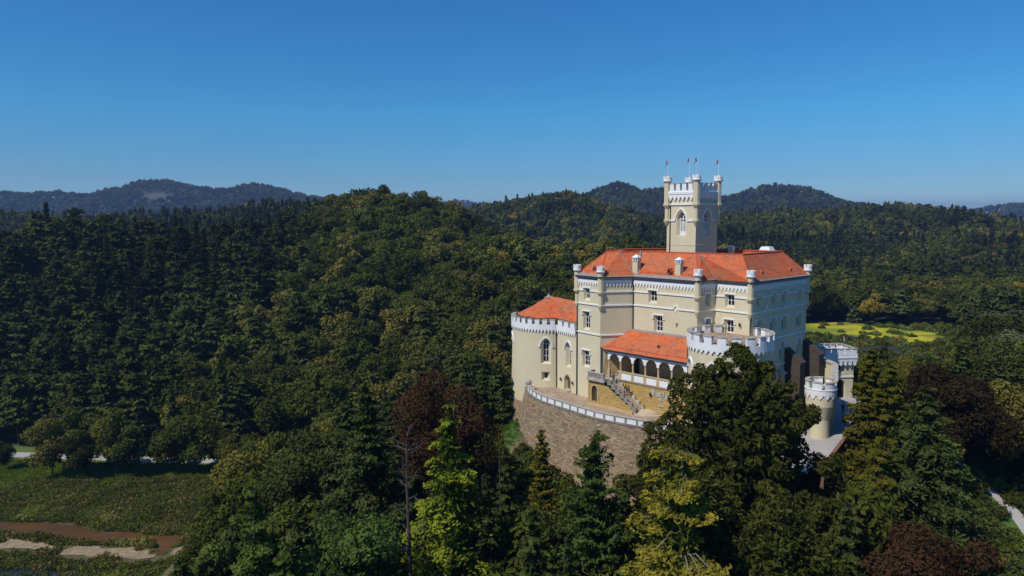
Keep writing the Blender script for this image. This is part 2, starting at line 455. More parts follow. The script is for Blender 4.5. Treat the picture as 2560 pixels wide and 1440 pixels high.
def window(parent, f, h, cols=2, rows=3, name='window'):
    """white frame with glazing bars; the pane is its sub-part"""
    dep = h.get('depth', 0.5); sp = h.get('splay', 0.2)
    sb = h.get('sb', 0.28) if h.get('arch') != 'round' else sp
    i_ = outline(h, sp, sb)
    u0 = min(p[0] for p in i_); u1 = max(p[0] for p in i_); z0 = min(p[1] for p in i_); z1 = max(p[1] for p in i_)
    mb = MB(); w = h.get('bar', 0.09)
    inn = outline(h, sp + w, sb + w)
    n = len(i_)
    for k in range(n):
        k2 = (k + 1) % n
        mb.quad(f(*i_[k], -dep + 0.05), f(*i_[k2], -dep + 0.05), f(*inn[k2], -dep + 0.05), f(*inn[k], -dep + 0.05))
        mb.quad(f(*inn[k], -dep + 0.05), f(*inn[k2], -dep + 0.05), f(*inn[k2], -dep + 0.005), f(*inn[k], -dep + 0.005))
    zs = z1 - (h.get('rise', 1.5) * (u1 - u0) / 2 if h.get('arch') else 0.0)
    for k in range(1, cols):
        c = u0 + (u1 - u0) * k / cols
        fbox(mb, f, c - w * 0.5, c + w * 0.5, z0 + w, (z1 if cols == 2 and h.get('arch') else zs) - w * 0.9, -dep + 0.004, -dep + 0.048)
    for k in range(1, rows + (1 if h.get('arch') else 0)):
        z = z0 + (zs - z0) * k / rows
        fbox(mb, f, u0 + w, u1 - w, z - w * 0.35, z + w * 0.35, -dep + 0.006, -dep + 0.043)
    if h.get('tracery'):
        c = (u0 + u1) / 2; q = (u1 - u0) / 4
        for s in (-1, 1):
            fpath(mb, f, [(c + s * q * 2 - s * w, zs), (c + s * q * 1.5, zs + q * 1.0), (c + s * q, zs + q * 1.3), (c + s * q * 0.5, zs + q * 1.0), (c + s * w * .4, zs + q * .1)], 0.07, -dep + 0.01, -dep + 0.05)
    fr = mb.build(name, FRAME, parent)
    g = MB(); g.quad(*[f(*p, -dep) for p in i_]); g.build('pane', GLASS, fr)
    return fr
def label_mould(mb, f, h, drop=0.55, ret=0.22, w=0.16, gap=0.12, d1=0.2):
    u0, u1, z0, z1 = h['r']
    fpath(mb, f, [(u0 - gap - ret, z1 - drop), (u0 - gap, z1 - drop), (u0 - gap, z1 + gap), (u1 + gap, z1 + gap), (u1 + gap, z1 - drop), (u1 + gap + ret, z1 - drop)], w, 0.0, d1)
def arch_mould(mb, f, h, w=0.16, gap=0.16, d1=0.2, ret=0.25):
    o = outline({'r': (h['r'][0] - gap, h['r'][1] + gap, h['r'][2], h['r'][3] + gap * 1.3), 'arch': h['arch'], 'rise': h.get('rise', 1.5)})[2:]
    pts = [(o[0][0] + ret, o[0][1])] + o + [(o[-1][0] - ret, o[-1][1])]
    fpath(mb, f, pts, w, 0.0, d1)
def frieze(mb, f, u0, u1, zb, zm, zt, n, d1=0.15):
    """white band with a row of pointed teeth below it"""
    fbox(mb, f, u0, u1, zm, zt, 0.0, d1)
    p = (u1 - u0) / n
    for k in range(n):
        c = u0 + p * (k + 0.5)
        a = [(c - p * 0.42, zm), (c + p * 0.42, zm), (c, zb)]
        mb.prism([f(x, z, 0.0) for x, z in a], [f(x, z, d1) for x, z in a])
def rubble(name, f, u0, u1, z0, z1, mat, parent, ch=0.36, cw=0.6, dd=0.07, holes=(), seed=1):
    rg = random.Random(seed); mb = MB(); tints = []
    z = z0
    while z < z1 - 0.1:
        h = min(ch * rg.uniform(0.75, 1.25), z1 - z); u = u0 - rg.uniform(0, cw)
        while u < u1:
            w = cw * rg.uniform(0.6, 1.5); a = max(u, u0) + 0.02; b = min(u + w, u1) - 0.02; u += w
            if b - a < 0.12: continue
            za, zb = z + 0.02 + rg.uniform(0, .04), z + h - 0.02 - rg.uniform(0, .04)
            m = ((a + b) / 2, (za + zb) / 2)
            if any(q[0] < m[0] < q[1] and q[2] < m[1] < q[3] for q in holes): continue
            d = dd * rg.uniform(0.35, 1.2); j = 0.045
            lo = [f(a, za, -.02), f(b, za, -.02), f(b, zb, -.02), f(a, zb, -.02)]
            hi = [f(a + j * rg.random(), za + j * rg.random(), d), f(b - j * rg.random(), za + j * rg.random(), d), f(b - j * rg.random(), zb - j * rg.random(), d), f(a + j * rg.random(), zb - j * rg.random(), d)]
            i = len(mb.v); mb.v.extend(lo + hi)
            mb.f.extend([tuple(k + i for k in q) for q in ((4, 5, 6, 7), (0, 1, 5, 4), (1, 2, 6, 5), (2, 3, 7, 6), (3, 0, 4, 7))])
            t = rg.random(); tints += [t] * 5
        z += h
    o = mb.build(name, mat, parent, tint=tints); o['kind'] = 'stuff'
    return o
def local(parent, loc):
    """children are authored in world space: put the Empty at its base and keep them in place"""
    parent.location = loc
    for c in list(parent.children): c.matrix_parent_inverse = Matrix.Translation(-Vector(loc))
def off_poly(pts, d):
    pts = [Vector(p) for p in pts]; n = len(pts); L = []
    for a, b in zip(pts, pts[1:]):
        e = (b - a).normalized(); m = Vector((-e.y, e.x)); L.append((a + m * d, b + m * d))
    out = [L[0][0]]
    for (a, b), (c, e) in zip(L, L[1:]):
        u = b - a; v = e - c; den = u.x * v.y - u.y * v.x; w = c - a; t = (w.x * v.y - w.y * v.x) / den
        out.append(a + u * t)
    out.append(L[-1][1]); return out

# ================================================================== TERRAIN
RIDGES = [  # polyline (x, y, z), reach on the near and far side
    ([(-420,300,12),(-272,310,22),(-228,312,27),(-217,308,31),(-201,305,41),(-192,306,43),(-174,312,41),(-156,316,39),(-139,318,39),(-114,322,38),(-93,330,34)], 128, 260),
    ([(-118,380,37),(-104,380,50),(-89,378,55),(-72,376,58),(-52,378,55),(-45,382,47),(-31,386,39),(-18,390,33)], 180, 260),
    ([(-40,352,36),(-15,330,34),(4,330,34),(23,330,32),(51,335,31),(80,340,26),(110,360,16)], 150, 260),
    ([(-900,720,58),(-591,700,58),(-512,700,50),(-472,700,45),(-412,705,47),(-352,700,50),(-312,695,52),(-232,700,58),(-172,705,63),(-112,700,60),(-60,700,48)], 330, 500),
    ([(-104,950,47),(-82,950,53),(-55,950,61),(-17,950,66),(27,945,72),(59,940,79),(75,940,79),(102,945,69),(119,950,60),(152,955,51),(228,950,43),(282,950,46)], 420, 600),
    ([(241,900,43),(318,900,51),(370,905,52),(421,905,52),(446,900,59),(477,895,60),(495,895,62),(524,900,57),(550,905,47),(576,910,37),(602,910,34),(659,900,30),(783,900,28),(1000,900,26)], 430, 600),
    ([(318,620,22),(400,600,26),(470,640,30)], 200, 300),
    ([(-3400,2600,150),(-2341,2600,141),(-1988,2600,120),(-1898,2600,124),(-1829,2600,158),(-1734,2600,148),(-1600,2600,153),(-1452,2600,156),(-1392,2600,168),(-1341,2600,172),(-1288,2600,188),(-1229,2600,183),(-1170,2600,168),(-1067,2600,170),(-978,2600,164),(-860,2600,162),(-772,2600,145),(-639,2600,125),(-565,2600,104),(-417,2600,76)], 800, 1200),
    ([(170,2000,70),(216,2000,104),(249,2000,126),(301,2000,142),(341,2000,112),(386,2000,122),(432,2000,120),(501,2000,72)], 600, 900),
    ([(653,2200,50),(714,2200,100),(751,2200,132),(801,2200,142),(889,2200,122),(964,2200,98),(1053,2200,84),(1130,2200,71),(1233,2200,27)], 700, 900),
    ([(2015,3200,-15),(2196,3200,18),(2266,3200,78),(2375,3200,92),(2775,3200,97)], 900, 900),
    ([(-1600,4500,150),(-1106,4500,140),(-722,4500,127),(-516,4500,117),(-465,4500,120),(-362,4500,131),(-208,4500,114),(49,4500,110),(563,4500,107),(1335,4500,64),(2625,4500,30),(3398,4500,20)], 1400, 1400),
]
CORE = [(12, 122), (34, 118), (58, 127)]
def seg_dist(x, y, pts):
    best = np.full(np.shape(x), 1e9)
    for (ax, ay), (bx, by) in zip(pts, pts[1:]):
        ex, ey = bx - ax, by - ay; L2 = ex * ex + ey * ey
        t = np.clip(((x - ax) * ex + (y - ay) * ey) / L2, 0, 1)
        best = np.minimum(best, np.hypot(x - ax - t * ex, y - ay - t * ey))
    return best
def height(x, y):
    x = np.asarray(x, float); y = np.asarray(y, float)
    h = np.zeros(np.broadcast(x, y).shape)
    wx = x + 10 * fbm(x / 60, y / 60, 5, 2) * np.clip(y / 600, 0.3, 1); wy = y + 22 * fbm(x / 90, y / 90, 9, 3) * np.clip(y / 500, 0.4, 1.2)
    for pts, wn_, wf in RIDGES:
        best = np.zeros_like(h)
        for (ax, ay, az), (bx, by, bz) in zip(pts, pts[1:]):
            ex, ey = bx - ax, by - ay; L2 = ex * ex + ey * ey
            t = np.clip(((wx - ax) * ex + (wy - ay) * ey) / L2, 0, 1)
            dx = wx - ax - t * ex; dy = wy - ay - t * ey
            d = np.hypot(dx * 2.6, dy); w = np.where(wy < ay + t * ey, wn_, wf)
            q = np.clip(1 - d / w, 0, 1); q = q * q * (3 - 2 * q) * 0.55 + q * 0.45
            best = np.maximum(best, (az + t * (bz - az)) * q)
        k = 6.0
        h = np.maximum(h, best) + k * 0.25 * np.maximum(0, 1 - np.abs(h - best) / k) ** 2 * (np.minimum(h, best) > 1)
    spur = fbm(x / 75, y / 75, 21, 4)
    h = h * (1 + 0.16 * spur * np.clip((h - 6) / 25, 0, 1) * np.clip((900 - y) / 300, 0.25, 1)) 
    h = h + np.clip((h - 40) / 80, 0, 1) * 32 * fbm(x / 120, y / 260, 33, 4) * (y > 1200)
    # right-hand valley floor sits a little higher
    h = np.maximum(h, 9 * np.clip((x - 20) / 90, 0, 1) * np.clip((y - 120) / 80, 0, 1))
    # castle hill
    d = seg_dist(x, y, CORE) + 2.0 * fbm(x / 18, y / 18, 40, 3)
    tt_ = np.clip((x - 22) / 18, 0, 1); r0 = 5 + 13 * tt_; dd_ = np.maximum(0, d - r0)
    c = 26.0 + 1.1 * np.clip((x - 38) / 6, 0, 1) - 1.2 * np.clip((95 - y) / 5, 0, 1) * tt_ - (0.60 - .18 * tt_) * np.minimum(dd_, 13) - (.27 + .12 * tt_) * np.maximum(0, dd_ - 13)
    c = np.where(y > 118, 26.0 + 1.1 * np.clip((x - 38) / 6, 0, 1) - 0.62 * np.maximum(0, d - r0), c)
    c = np.maximum(0, c)
    h = np.maximum(h, c)
    flat = (x < -44) & (y < 181) & (y > 40)
    h = np.where(flat, np.where(seg_dist(x, y, [(-300, 110), (-62, 110)]) < 95, np.minimum(h, np.clip((x + 60) * 0.45, 0, 99)), h), h)
    return h
def graded(lo, a, b, hi, step, grow):
    c = list(np.arange(a, b + 0.1, step)); s = step
    while c[-1] < hi: s *= grow; c.append(c[-1] + s)
    s = step
    while c[0] > lo: s *= grow; c.insert(0, c[0] - s)
    return np.array(c)
gx = graded(-7000, -240, 240, 7000, 4.0, 1.06); gy = graded(-1500, 30, 460, 9000, 4.0, 1.05)
GX, GY = np.meshgrid(gx, gy)
GZ = height(GX, GY)
me = bpy.data.meshes.new('ground')
nx, ny = len(gx), len(gy)
me.vertices.add(nx * ny); me.vertices.foreach_set('co', np.stack([GX, GY, GZ], -1).astype(np.float32).ravel())
ii = (np.arange(ny - 1)[:, None] * nx + np.arange(nx - 1)[None, :]).ravel()
q = np.stack([ii, ii + 1, ii + nx + 1, ii + nx], -1).ravel()
me.loops.add(len(q)); me.loops.foreach_set('vertex_index', q); me.polygons.add(len(ii))
me.polygons.foreach_set('loop_start', np.arange(0, len(q), 4)); me.update(calc_edges=True)
me.polygons.foreach_set('use_smooth', [True] * len(ii))

def inpoly(x, y, poly):
    x = np.asarray(x, float); y = np.asarray(y, float); r = np.zeros(np.broadcast(x, y).shape, bool)
    n = len(poly)
    for i in range(n):
        x0, y0 = poly[i]; x1, y1 = poly[(i + 1) % n]
        c = ((y0 > y) != (y1 > y)) & (x < (x1 - x0) * (y - y0) / ((y1 - y0) or 1e-9) + x0)
        r ^= c
    return r
MEADOW = [(120,330),(139.8,325),(147.4,325.2),(160.6,333),(166,318),(178,306),(190,300),(176,285),(163.8,268.8),(156.9,274.6),(151.9,283.4),(148.3,292.7),(139,298.5),(120,302.4)]
ROAD = [(-150,176.5),(-140,175.0),(-131.3,173.7),(-120.1,172.2),(-103.8,170.5),(-87.9,168.9),(-71.4,167.7),(-59.8,167.6),(-51,167.7),(-35,169),(-15,174),(10,184)]
STREAM = [(-116,133.6),(-107.9,133.2),(-101.5,133.1),(-92.8,133.0),(-86,131.8),(-81.5,129.2),(-77.2,128.0),(-74.6,128.9),(-69.1,127.3),(-63.4,126.9),(-62.0,125.2),(-62.4,122.0),(-63.4,119.0),(-64.6,119.6),(-65.0,122.8),(-66.5,124.2),(-68.3,125.0),(-72.9,124.5),(-77.8,124.1),(-83.8,125.4),(-89.7,127.3),(-98.9,129.2),(-105.4,129.5),(-116,129.8)]
SANDB = [(-116,127.2),(-103.3,127.0),(-96.6,126.5),(-91.8,125.5),(-84.2,123.2),(-75.3,122.2),(-69.8,122.5),(-65.7,122.5),(-64.4,120.2),(-63.6,118.2),(-66.3,117.6),(-69.4,118.1),(-76,118.7),(-81.7,119.7),(-84.3,121.1),(-89.1,121.9),(-93.3,121.9),(-99.3,121.8),(-116,121.6)]
SANDB2 = [(-62.2,117.4),(-61.9,121.7),(-60.4,123.8),(-56.4,123.8),(-53.6,122.4),(-56.0,120.9),(-59.6,119.2)]
POOL = [(-100,114.6),(-93.6,114.6),(-84,114.6),(-77.3,113.8),(-69,112.9),(-66,112.6),(-76,111.9),(-82.1,111.8),(-91.5,111.7),(-100,111.7)]
MARSH = [(-170,172),(-130,169.6),(-103,166.6),(-87,164.9),(-70,163.8),(-52,164.2),(-50,150),(-53,135),(-55,124),(-54,112),(-52,104),(-160,104)]
colr = np.zeros((ny, nx, 4), np.float32); colr[..., 3] = 1
nz = fbm(GX / 14, GY / 14, 3, 4)[..., None]
base = np.array([0.030, 0.032, 0.016]) * (1 + 0.3 * nz)
grass = np.array([0.12, 0.17, 0.025]) * (1 + 0.35 * nz)
colr[..., :3] = base
mm = inpoly(GX, GY, MARSH); colr[mm, :3] = (np.array([0.12, 0.105, 0.045]) * (1 + 0.4 * nz))[mm]
mm = inpoly(GX, GY, [(a + (a - 150) * .06, b + (b - 300) * .08) for a, b in MEADOW]); colr[mm, :3] = (np.array([0.19, 0.24, 0.012]) + np.array([0.38, 0.26, 0.0]) * np.clip(.45 + 1.6 * fbm(GX / 9, GY / 6, 91, 3), 0, 1)[..., None])[mm]
dr = seg_dist(GX, GY, ROAD); colr[dr < 6, :3] = grass[dr < 6]
mm = seg_dist(GX, GY, [(-1.5, 126), (-.5, 117)]) < 4; colr[mm, :3] = np.array([0.055, 0.11, 0.015])
mm = seg_dist(GX, GY, [(69, 84), (70, 92), (67.5, 100)]) < 5; colr[mm, :3] = np.array([0.09, 0.16, 0.02])
mm = seg_dist(GX, GY, [(-.5, 115), (1.5, 110)]) < 3; colr[mm, :3] = np.array([0.24, 0.15, 0.08])
mm = (np.hypot((GX + 1190) / 1.3, (GY - 2370) / 1.1) < 42) | (np.hypot(GX + 1150, (GY - 2300)) < 22); colr[mm, :3] = np.array([0.10, 0.105, 0.05])
a = me.attributes.new('gcol', 'FLOAT_COLOR', 'POINT'); a.data.foreach_set('color', colr.ravel())
m, n, l, b = nodes_of('ground_cover')
at = n.new('ShaderNodeAttribute'); at.attribute_name = 'gcol'
p = worldpos(n)
c = mixc(n, l, ramp(n, l, noise(n, l, 0.8, 6, 0.7, p), 0.3, 0.7), at.outputs['Color'], (0.5, 0.5, 0.5), 'MULTIPLY')
c = mixc(n, l, 0.6, at.outputs['Color'], c)
l.new(c, b.inputs['Base Color']); b.inputs['Roughness'].default_value = 0.95
add_bump(n, l, b, noise(n, l, 1.2, 6, 0.7, p), 0.8, 0.3)
me.materials.append(m)
ground = bpy.data.objects.new('ground', me); COL.objects.link(ground); ground['kind'] = 'structure'

def hz(x, y): return float(height(np.array([x]), np.array([y]))[0])
def sheet(name, poly, z, mat, jit=0.0):
    pts = []
    n = len(poly)
    for i in range(n):
        a, b = Vector(poly[i]), Vector(poly[(i + 1) % n]); k = max(1, int((b - a).length / 1.0))
        for j in range(k):
            p = a.lerp(b, j / k); e = (b - a).normalized() if (b - a).length else Vector((1, 0)); w = jit * float(fbm(p.x / 2.2, p.y / 2.2, 77, 3))
            pts.append((p.x - e.y * w, p.y + e.x * w, z))
    mb = MB(); mb.f.append(tuple(range(len(pts)))); mb.v = pts
    o = mb.build(name, mat); o['kind'] = 'structure'
    return o
def strip(name, line, w, mat, lift, drape=True, zfun=None):
    mb = MB(); P = [Vector(p) for p in line]; fine = []
    for a, b in zip(P, P[1:]):
        k = max(1, int((b - a).length / 3)); fine += [a.lerp(b, i / k) for i in range(k)]
    fine.append(P[-1])
    prev = None
    for i, p in enumerate(fine):
        e = (fine[min(i + 1, len(fine) - 1)] - fine[max(0, i - 1)]).normalized(); nn = Vector((-e.y, e.x)) * w / 2
        z = (zfun(p.x, p.y) if zfun else max(hz(p.x, p.y), hz(p.x + nn.x, p.y + nn.y), hz(p.x - nn.x, p.y - nn.y))) + lift
        cur = ((p.x + nn.x, p.y + nn.y, z), (p.x - nn.x, p.y - nn.y, z))
        if prev: mb.quad(prev[0], prev[1], cur[1], cur[0])
        prev = cur
    o = mb.build(name, mat); o['kind'] = 'structure'
    return o
strip('valley_road', ROAD, 3.6, ROADM, 0.08)
m, n, l, b = nodes_of('muddy_water')
p = worldpos(n)
l.new(mixc(n, l, ramp(n, l, noise(n, l, 0.15, 3, 0.5, p), 0.35, 0.65), (0.125, 0.056, 0.012), (0.085, 0.042, 0.012)), b.inputs['Base Color'])
b.inputs['Roughness'].default_value = 0.45; b.inputs['Specular IOR Level'].default_value = 0.25; add_bump(n, l, b, noise(n, l, 1.5, 2, 0.5, p), 0.06, 0.05)
MUD = m
m2, n, l, b = nodes_of('dark_water')
b.inputs['Base Color'].default_value = (0.02, 0.025, 0.03, 1); b.inputs['Roughness'].default_value = 0.08
sheet('stream_water', STREAM, 0.05, MUD, 0.35)
sheet('sand_bank', SANDB, 0.10, GRAVEL, 0.9)
sheet('sand_bank', SANDB2, 0.10, GRAVEL, 0.9)
sheet('pool_water', POOL, 0.05, m2, 0.5)

# ================================================================== CASTLE
ZE = 50.1
E = [(10.81, 118.40), (14.42, 113.66), (19.94, 114.69), (28.50, 105.96), (31.77, 107.76), (35.72, 103.13), (49.65, 115.42)]
W = off_poly(E, 0.45)
K7 = Vector((W[6].x - 17.0, W[6].y + 19.5)); K8 = Vector((W[0].x + 5.5, W[0].y + 13.5))
def part(name, fn, mat, parent, kind=None):
    mb = MB(); fn(mb); o = mb.build(name, mat, parent)
    if kind: o['kind'] = kind
    return o
castle = empty('castle', (0, 0, 0), 'cream castle keep with white corbels, orange tiled roof and tall flagged tower', 'castle')
wallmb = MB(); trim = MB()
mKF, mKS, mML, mSS, mS3, mR = [plane_map(W[i], W[i + 1]) for i in range(6)]
def win_row(f, rects, zb=None, **k):
    return [dict(r=(a, b_, c_, d_), **k) for a, b_, c_, d_ in rects]
TOPW = dict(splay=0.2, depth=0.5, sb=0.3)
H = {
 'KF': [dict(r=(1.70, 3.22, 46.0, 48.08), **TOPW), dict(r=(1.58, 3.24, 40.95, 44.1), **TOPW), dict(r=(1.46, 3.24, 34.5, 37.4), **TOPW)],
 'ML': [dict(r=(3.16, 4.76, 46.0, 48.08), **TOPW), dict(r=(4.28, 5.95, 41.45, 44.1), splay=0.25, depth=0.55, sb=0.05), dict(r=(8.4, 8.75, 42.4, 43.2), splay=0.07, depth=0.4, sb=0.15, bar=0.03)],
 'SS': [dict(r=(1.62, 2.62, 46.0, 48.05), splay=0.15, depth=0.35, sb=0.2), dict(r=(1.7, 2.75, 42.1, 44.1), splay=0.12, depth=0.35, sb=0.02)],
 'S3': [dict(r=(1.75, 3.35, 46.0, 48.05), **TOPW), dict(r=(1.72, 3.38, 42.1, 44.12), splay=0.22, depth=0.5, sb=0.02)],
 'R': [dict(r=(u - .65, u + .65, 46.15, 48.08), splay=0.2, depth=0.45, sb=0.25) for u in (2.6, 7.05, 10.4, 15.55)] +
      [dict(r=(u - .78, u + .78, 41.75, 44.12), splay=0.2, depth=0.45, sb=0.25) for u in (2.75, 6.95, 10.6, 15.6)] +
      [dict(r=(u - .7, u + .7, 37.1, 40.05), arch='pointed', splay=0.2, depth=0.45, sb=0.25) for u in (10.1, 15.8)],
}
for key, f, z0 in (('KF', mKF, 29.0), ('KS', mKS, 29.0), ('ML', mML, 29.0), ('SS', mSS, 29.0), ('S3', mS3, 29.0), ('R', mR, 24.0)):
    hs = H.get(key, [])
    wall(wallmb, f, 0, f.length, z0, 50.0, hs)
    for h in hs:
        w_ = h['r'][1] - h['r'][0]; tall = h['r'][3] - h['r'][2]
        window(castle, f, h, 2 if w_ > .5 else 1, 3 if tall > 2.2 else (2 if tall > 1 else 1))
    L = f.length
    # string courses; the upper one steps over the windows
    def course(z, step=True, diamonds=(), e=0.0):
        pts = [(-e, z)]
        for h in sorted(hs, key=lambda q: q['r'][0]):
            a_, b_, c_, d_ = h['r']
            if step and c_ < z < d_ + 0.3 and b_ - a_ > 0.5:
                pts += [(a_ - 0.14, z), (a_ - 0.14, d_ + 0.12), (b_ + 0.14, d_ + 0.12), (b_ + 0.14, z)]
        for u in diamonds:
            pts += [(u - 0.5, z), (u, z + 0.75), (u + 0.5, z)]
        pts.append((L + e, z)); pts.sort(key=lambda p_: p_[0]) if diamonds else None
        part('string_course', lambda m_: fpath(m_, f, pts, 0.2, 0.0, 0.17), WHITE, castle)
        for u in diamonds:
            part('diamond', lambda m_: m_.prism([f(u - .22, z - .15, 0), f(u, z - .5, 0), f(u + .22, z - .15, 0), f(u, z + .3, 0)], [f(u - .22, z - .15, .1), f(u, z - .5, .1), f(u + .22, z - .15, .1), f(u, z + .3, .1)]), WHITE, castle)
    course(47.68)
    course(45.42, False, {'ML': (8.35,), 'R': (4.8, 13.05)}.get(key, ()))
    if key in ('KF', 'KS', 'R'): course(40.45 if key != 'R' else 40.82, False)
    for h in hs:
        if h['r'][1] - h['r'][0] < 0.5: continue
        if h.get('arch'): part('hood_mould', lambda m_: arch_mould(m_, f, h), WHITE, castle)
        elif h['r'][3] < 46: part('hood_mould', lambda m_: label_mould(m_, f, h), WHITE, castle)
    nt = {'KF': 9, 'KS': 9, 'ML': 20, 'SS': 6, 'S3': 9, 'R': 30}[key]
    part('corbel_frieze', lambda m_: frieze(m_, f, 0.16, L - 0.16, 48.5, 49.1, 49.62, nt), WHITE, castle, 'stuff')
wallmb.build('wall', PLASTER, castle)
bw = MB()
for a_, b_ in ((W[6], K7), (K7, K8), (K8, W[0])):
    bw.quad((a_.x, a_.y, 24), (b_.x, b_.y, 24), (b_.x, b_.y, 50), (a_.x, a_.y, 50))
bw.build('rear_wall', PLASTER, castle)
# lower band on the right face
fb = MB(); fpath(fb, mR, [(0.2, 36.35), (mR.length, 36.35)], 0.22, 0.0, 0.2); fb.build('plinth_band', WHITE, castle)
# cornice and gutter follow the footprint
OUT0, OUT1, OUT2 = off_poly(E, 0.45), off_poly(E, 0.15), off_poly(E, -0.12)
cm = MB(); gm = MB()
for i in range(6):
    a0, b0, a1, b1, a2, b2 = OUT0[i], OUT0[i + 1], OUT1[i], OUT1[i + 1], OUT2[i], OUT2[i + 1]
    cm.quad((a0.x, a0.y, 49.63), (b0.x, b0.y, 49.63), (b1.x, b1.y, 49.98), (a1.x, a1.y, 49.98))
    cm.quad((a1.x, a1.y, 49.98), (b1.x, b1.y, 49.98), (b0.x, b0.y, 50.02), (a0.x, a0.y, 50.02))
    gm.hexa([(a1.x, a1.y, 50.0), (b1.x, b1.y, 50.0), (b2.x, b2.y, 50.0), (a2.x, a2.y, 50.0)], [(a1.x, a1.y, 50.13), (b1.x, b1.y, 50.13), (b2.x, b2.y, 50.16), (a2.x, a2.y, 50.16)])
cm.build('cornice', CORN, castle); gm.build('gutter', GUTTER, castle)
# roof: ridge at 54.05
ZR = 54.05
def V3(p, z): return (p[0], p[1], z)
e = [Vector(p) for p in E]
R0, Rb, Rm, Rt, R3, R4 = [Vector(p) for p in ((16.3, 119.8), (18.3, 118.4), (22.2, 119.2), (29.95, 112.9), (35.9, 108.3), (45.5, 117.4))]
Rs = Vector((29.95, 110.2))
kback = Vector((W[0].x + 4.2, W[0].y + 10.2))
roof = MB()
zl = 50.17
roof.quad(V3(e[0], zl), V3(e[1], zl), V3(R0, ZR))
roof.quad(V3(e[1], zl), V3(e[2], zl), V3(Rb, ZR), V3(R0, ZR))
roof.quad(V3(e[2], zl), V3(Rm, ZR), V3(Rb, ZR))
roof.quad(V3(e[2], zl), V3(e[3], zl), V3(Rt, ZR), V3(Rm, ZR))
roof.quad(V3(e[3], zl), V3(e[4], zl), V3(Rs, 53.6), V3(Rt, ZR))
roof.quad(V3(e[4], zl), V3(e[5], zl), V3(R3, ZR), V3(Rt, ZR), V3(Rs, 53.6))
roof.quad(V3(e[5], zl), V3(e[6], zl), V3(R4, ZR), V3(R3, ZR))
E7 = Vector((K7.x + .3, K7.y + .6)); E8 = Vector((K8.x - .3, K8.y + .4)); R5 = Vector((E7.x - .5, E7.y - 6.5)); R6 = Vector((E8.x + 4.2, E8.y - 4.6))
roof.quad(V3(e[6], zl), V3(E7, zl), V3(R5, ZR), V3(R4, ZR))
roof.quad(V3(E7, zl), V3(E8, zl), V3(R6, ZR), V3(R5, ZR))
roof.quad(V3(E8, zl), V3(e[0], zl), V3(R0, ZR), V3(R6, ZR))
# inner courtyard slopes
ci = [Vector((23.5, 122.6)), Vector((31.0, 116.0)), Vector((36.2, 112.6)), Vector((41.6, 118.0)), Vector((32.2, 128.6)), Vector((25.6, 128.2))]
rid = [Rm, Rt, R3, R4, R5, R6]
for i in range(6):
    j = (i + 1) % 6
    roof.quad(V3(rid[i], ZR), V3(rid[j], ZR), V3(ci[j], 51.0), V3(ci[i], 51.0))
roof.quad(V3(R0, ZR), V3(Rb, ZR), V3(Rm, ZR), V3(ci[0], 51.0), V3(ci[5], 51.0), V3(R6, ZR))
rf = roof.build('roof', TILE, castle)
hips = [(e[0], R0), (e[1], R0), (e[3], Rt), (e[5], R3), (e[6], R4)]
rid_ = MB()
for a_, b_ in hips:
    rid_.tube([(a_.x, a_.y, zl), (b_.x, b_.y, ZR + .03)], 0.11, 6)
for a_, b_ in ((R0, Rb), (Rb, Rm), (Rm, Rt), (Rt, R3), (R3, R4), (R4, R5), (R5, R6), (R6, R0)):
    rid_.tube([(a_.x, a_.y, ZR + .03), (b_.x, b_.y, ZR + .03)], 0.12, 6)
rid_.build('ridge_tiles', RIDGE, rf)
fl = MB()
def flash(a_, b_, za, zb, w=0.3, lift=0.07):
    a3 = Vector((a_.x, a_.y, za + lift)); b3 = Vector((b_.x, b_.y, zb + lift)); s = (b3 - a3).cross(Vector((0, 0, 1))).normalized() * w / 2
    fl.hexa([tuple(a3 - s), tuple(a3 + s), tuple(b3 + s), tuple(b3 - s)], [tuple(p_ + Vector((0, 0, .05))) for p_ in (a3 - s, a3 + s, b3 + s, b3 - s)])
flash(e[4], Rs, zl, 53.6, 0.42)
flash(Vector((e[2].x + .25, e[2].y + .1)), Rb, zl + .1, ZR, 0.22, .12)
flash(Vector((e[2].x + .95, e[2].y - .5)), Vector((22.0, 119.0)), zl + .25, ZR, 0.2, .12)
for i in range(6):
    a_, b_ = e[i], e[i + 1]; q_ = off_poly(E, 0.5)
    fl.quad((a_.x, a_.y, zl + .03), (b_.x, b_.y, zl + .03), (q_[i + 1].x, q_[i + 1].y, zl + .42), (q_[i].x, q_[i].y, zl + .42))
fl.build('lead_flashing', FLASH, rf)
sg = MB()
q_ = off_poly(E, 0.95)
for i in range(6):
    L_ = (q_[i + 1] - q_[i]).length; k = int(L_ / 0.45)
    for j in range(k):
        p_ = q_[i].lerp(q_[i + 1], (j + .5) / k); sg.box(p_.x - .05, p_.x + .05, p_.y - .05, p_.y + .05, zl + .72, zl + .92)
s_ = sg.build('snow_guard', RIDGE, rf); s_['kind'] = 'stuff'
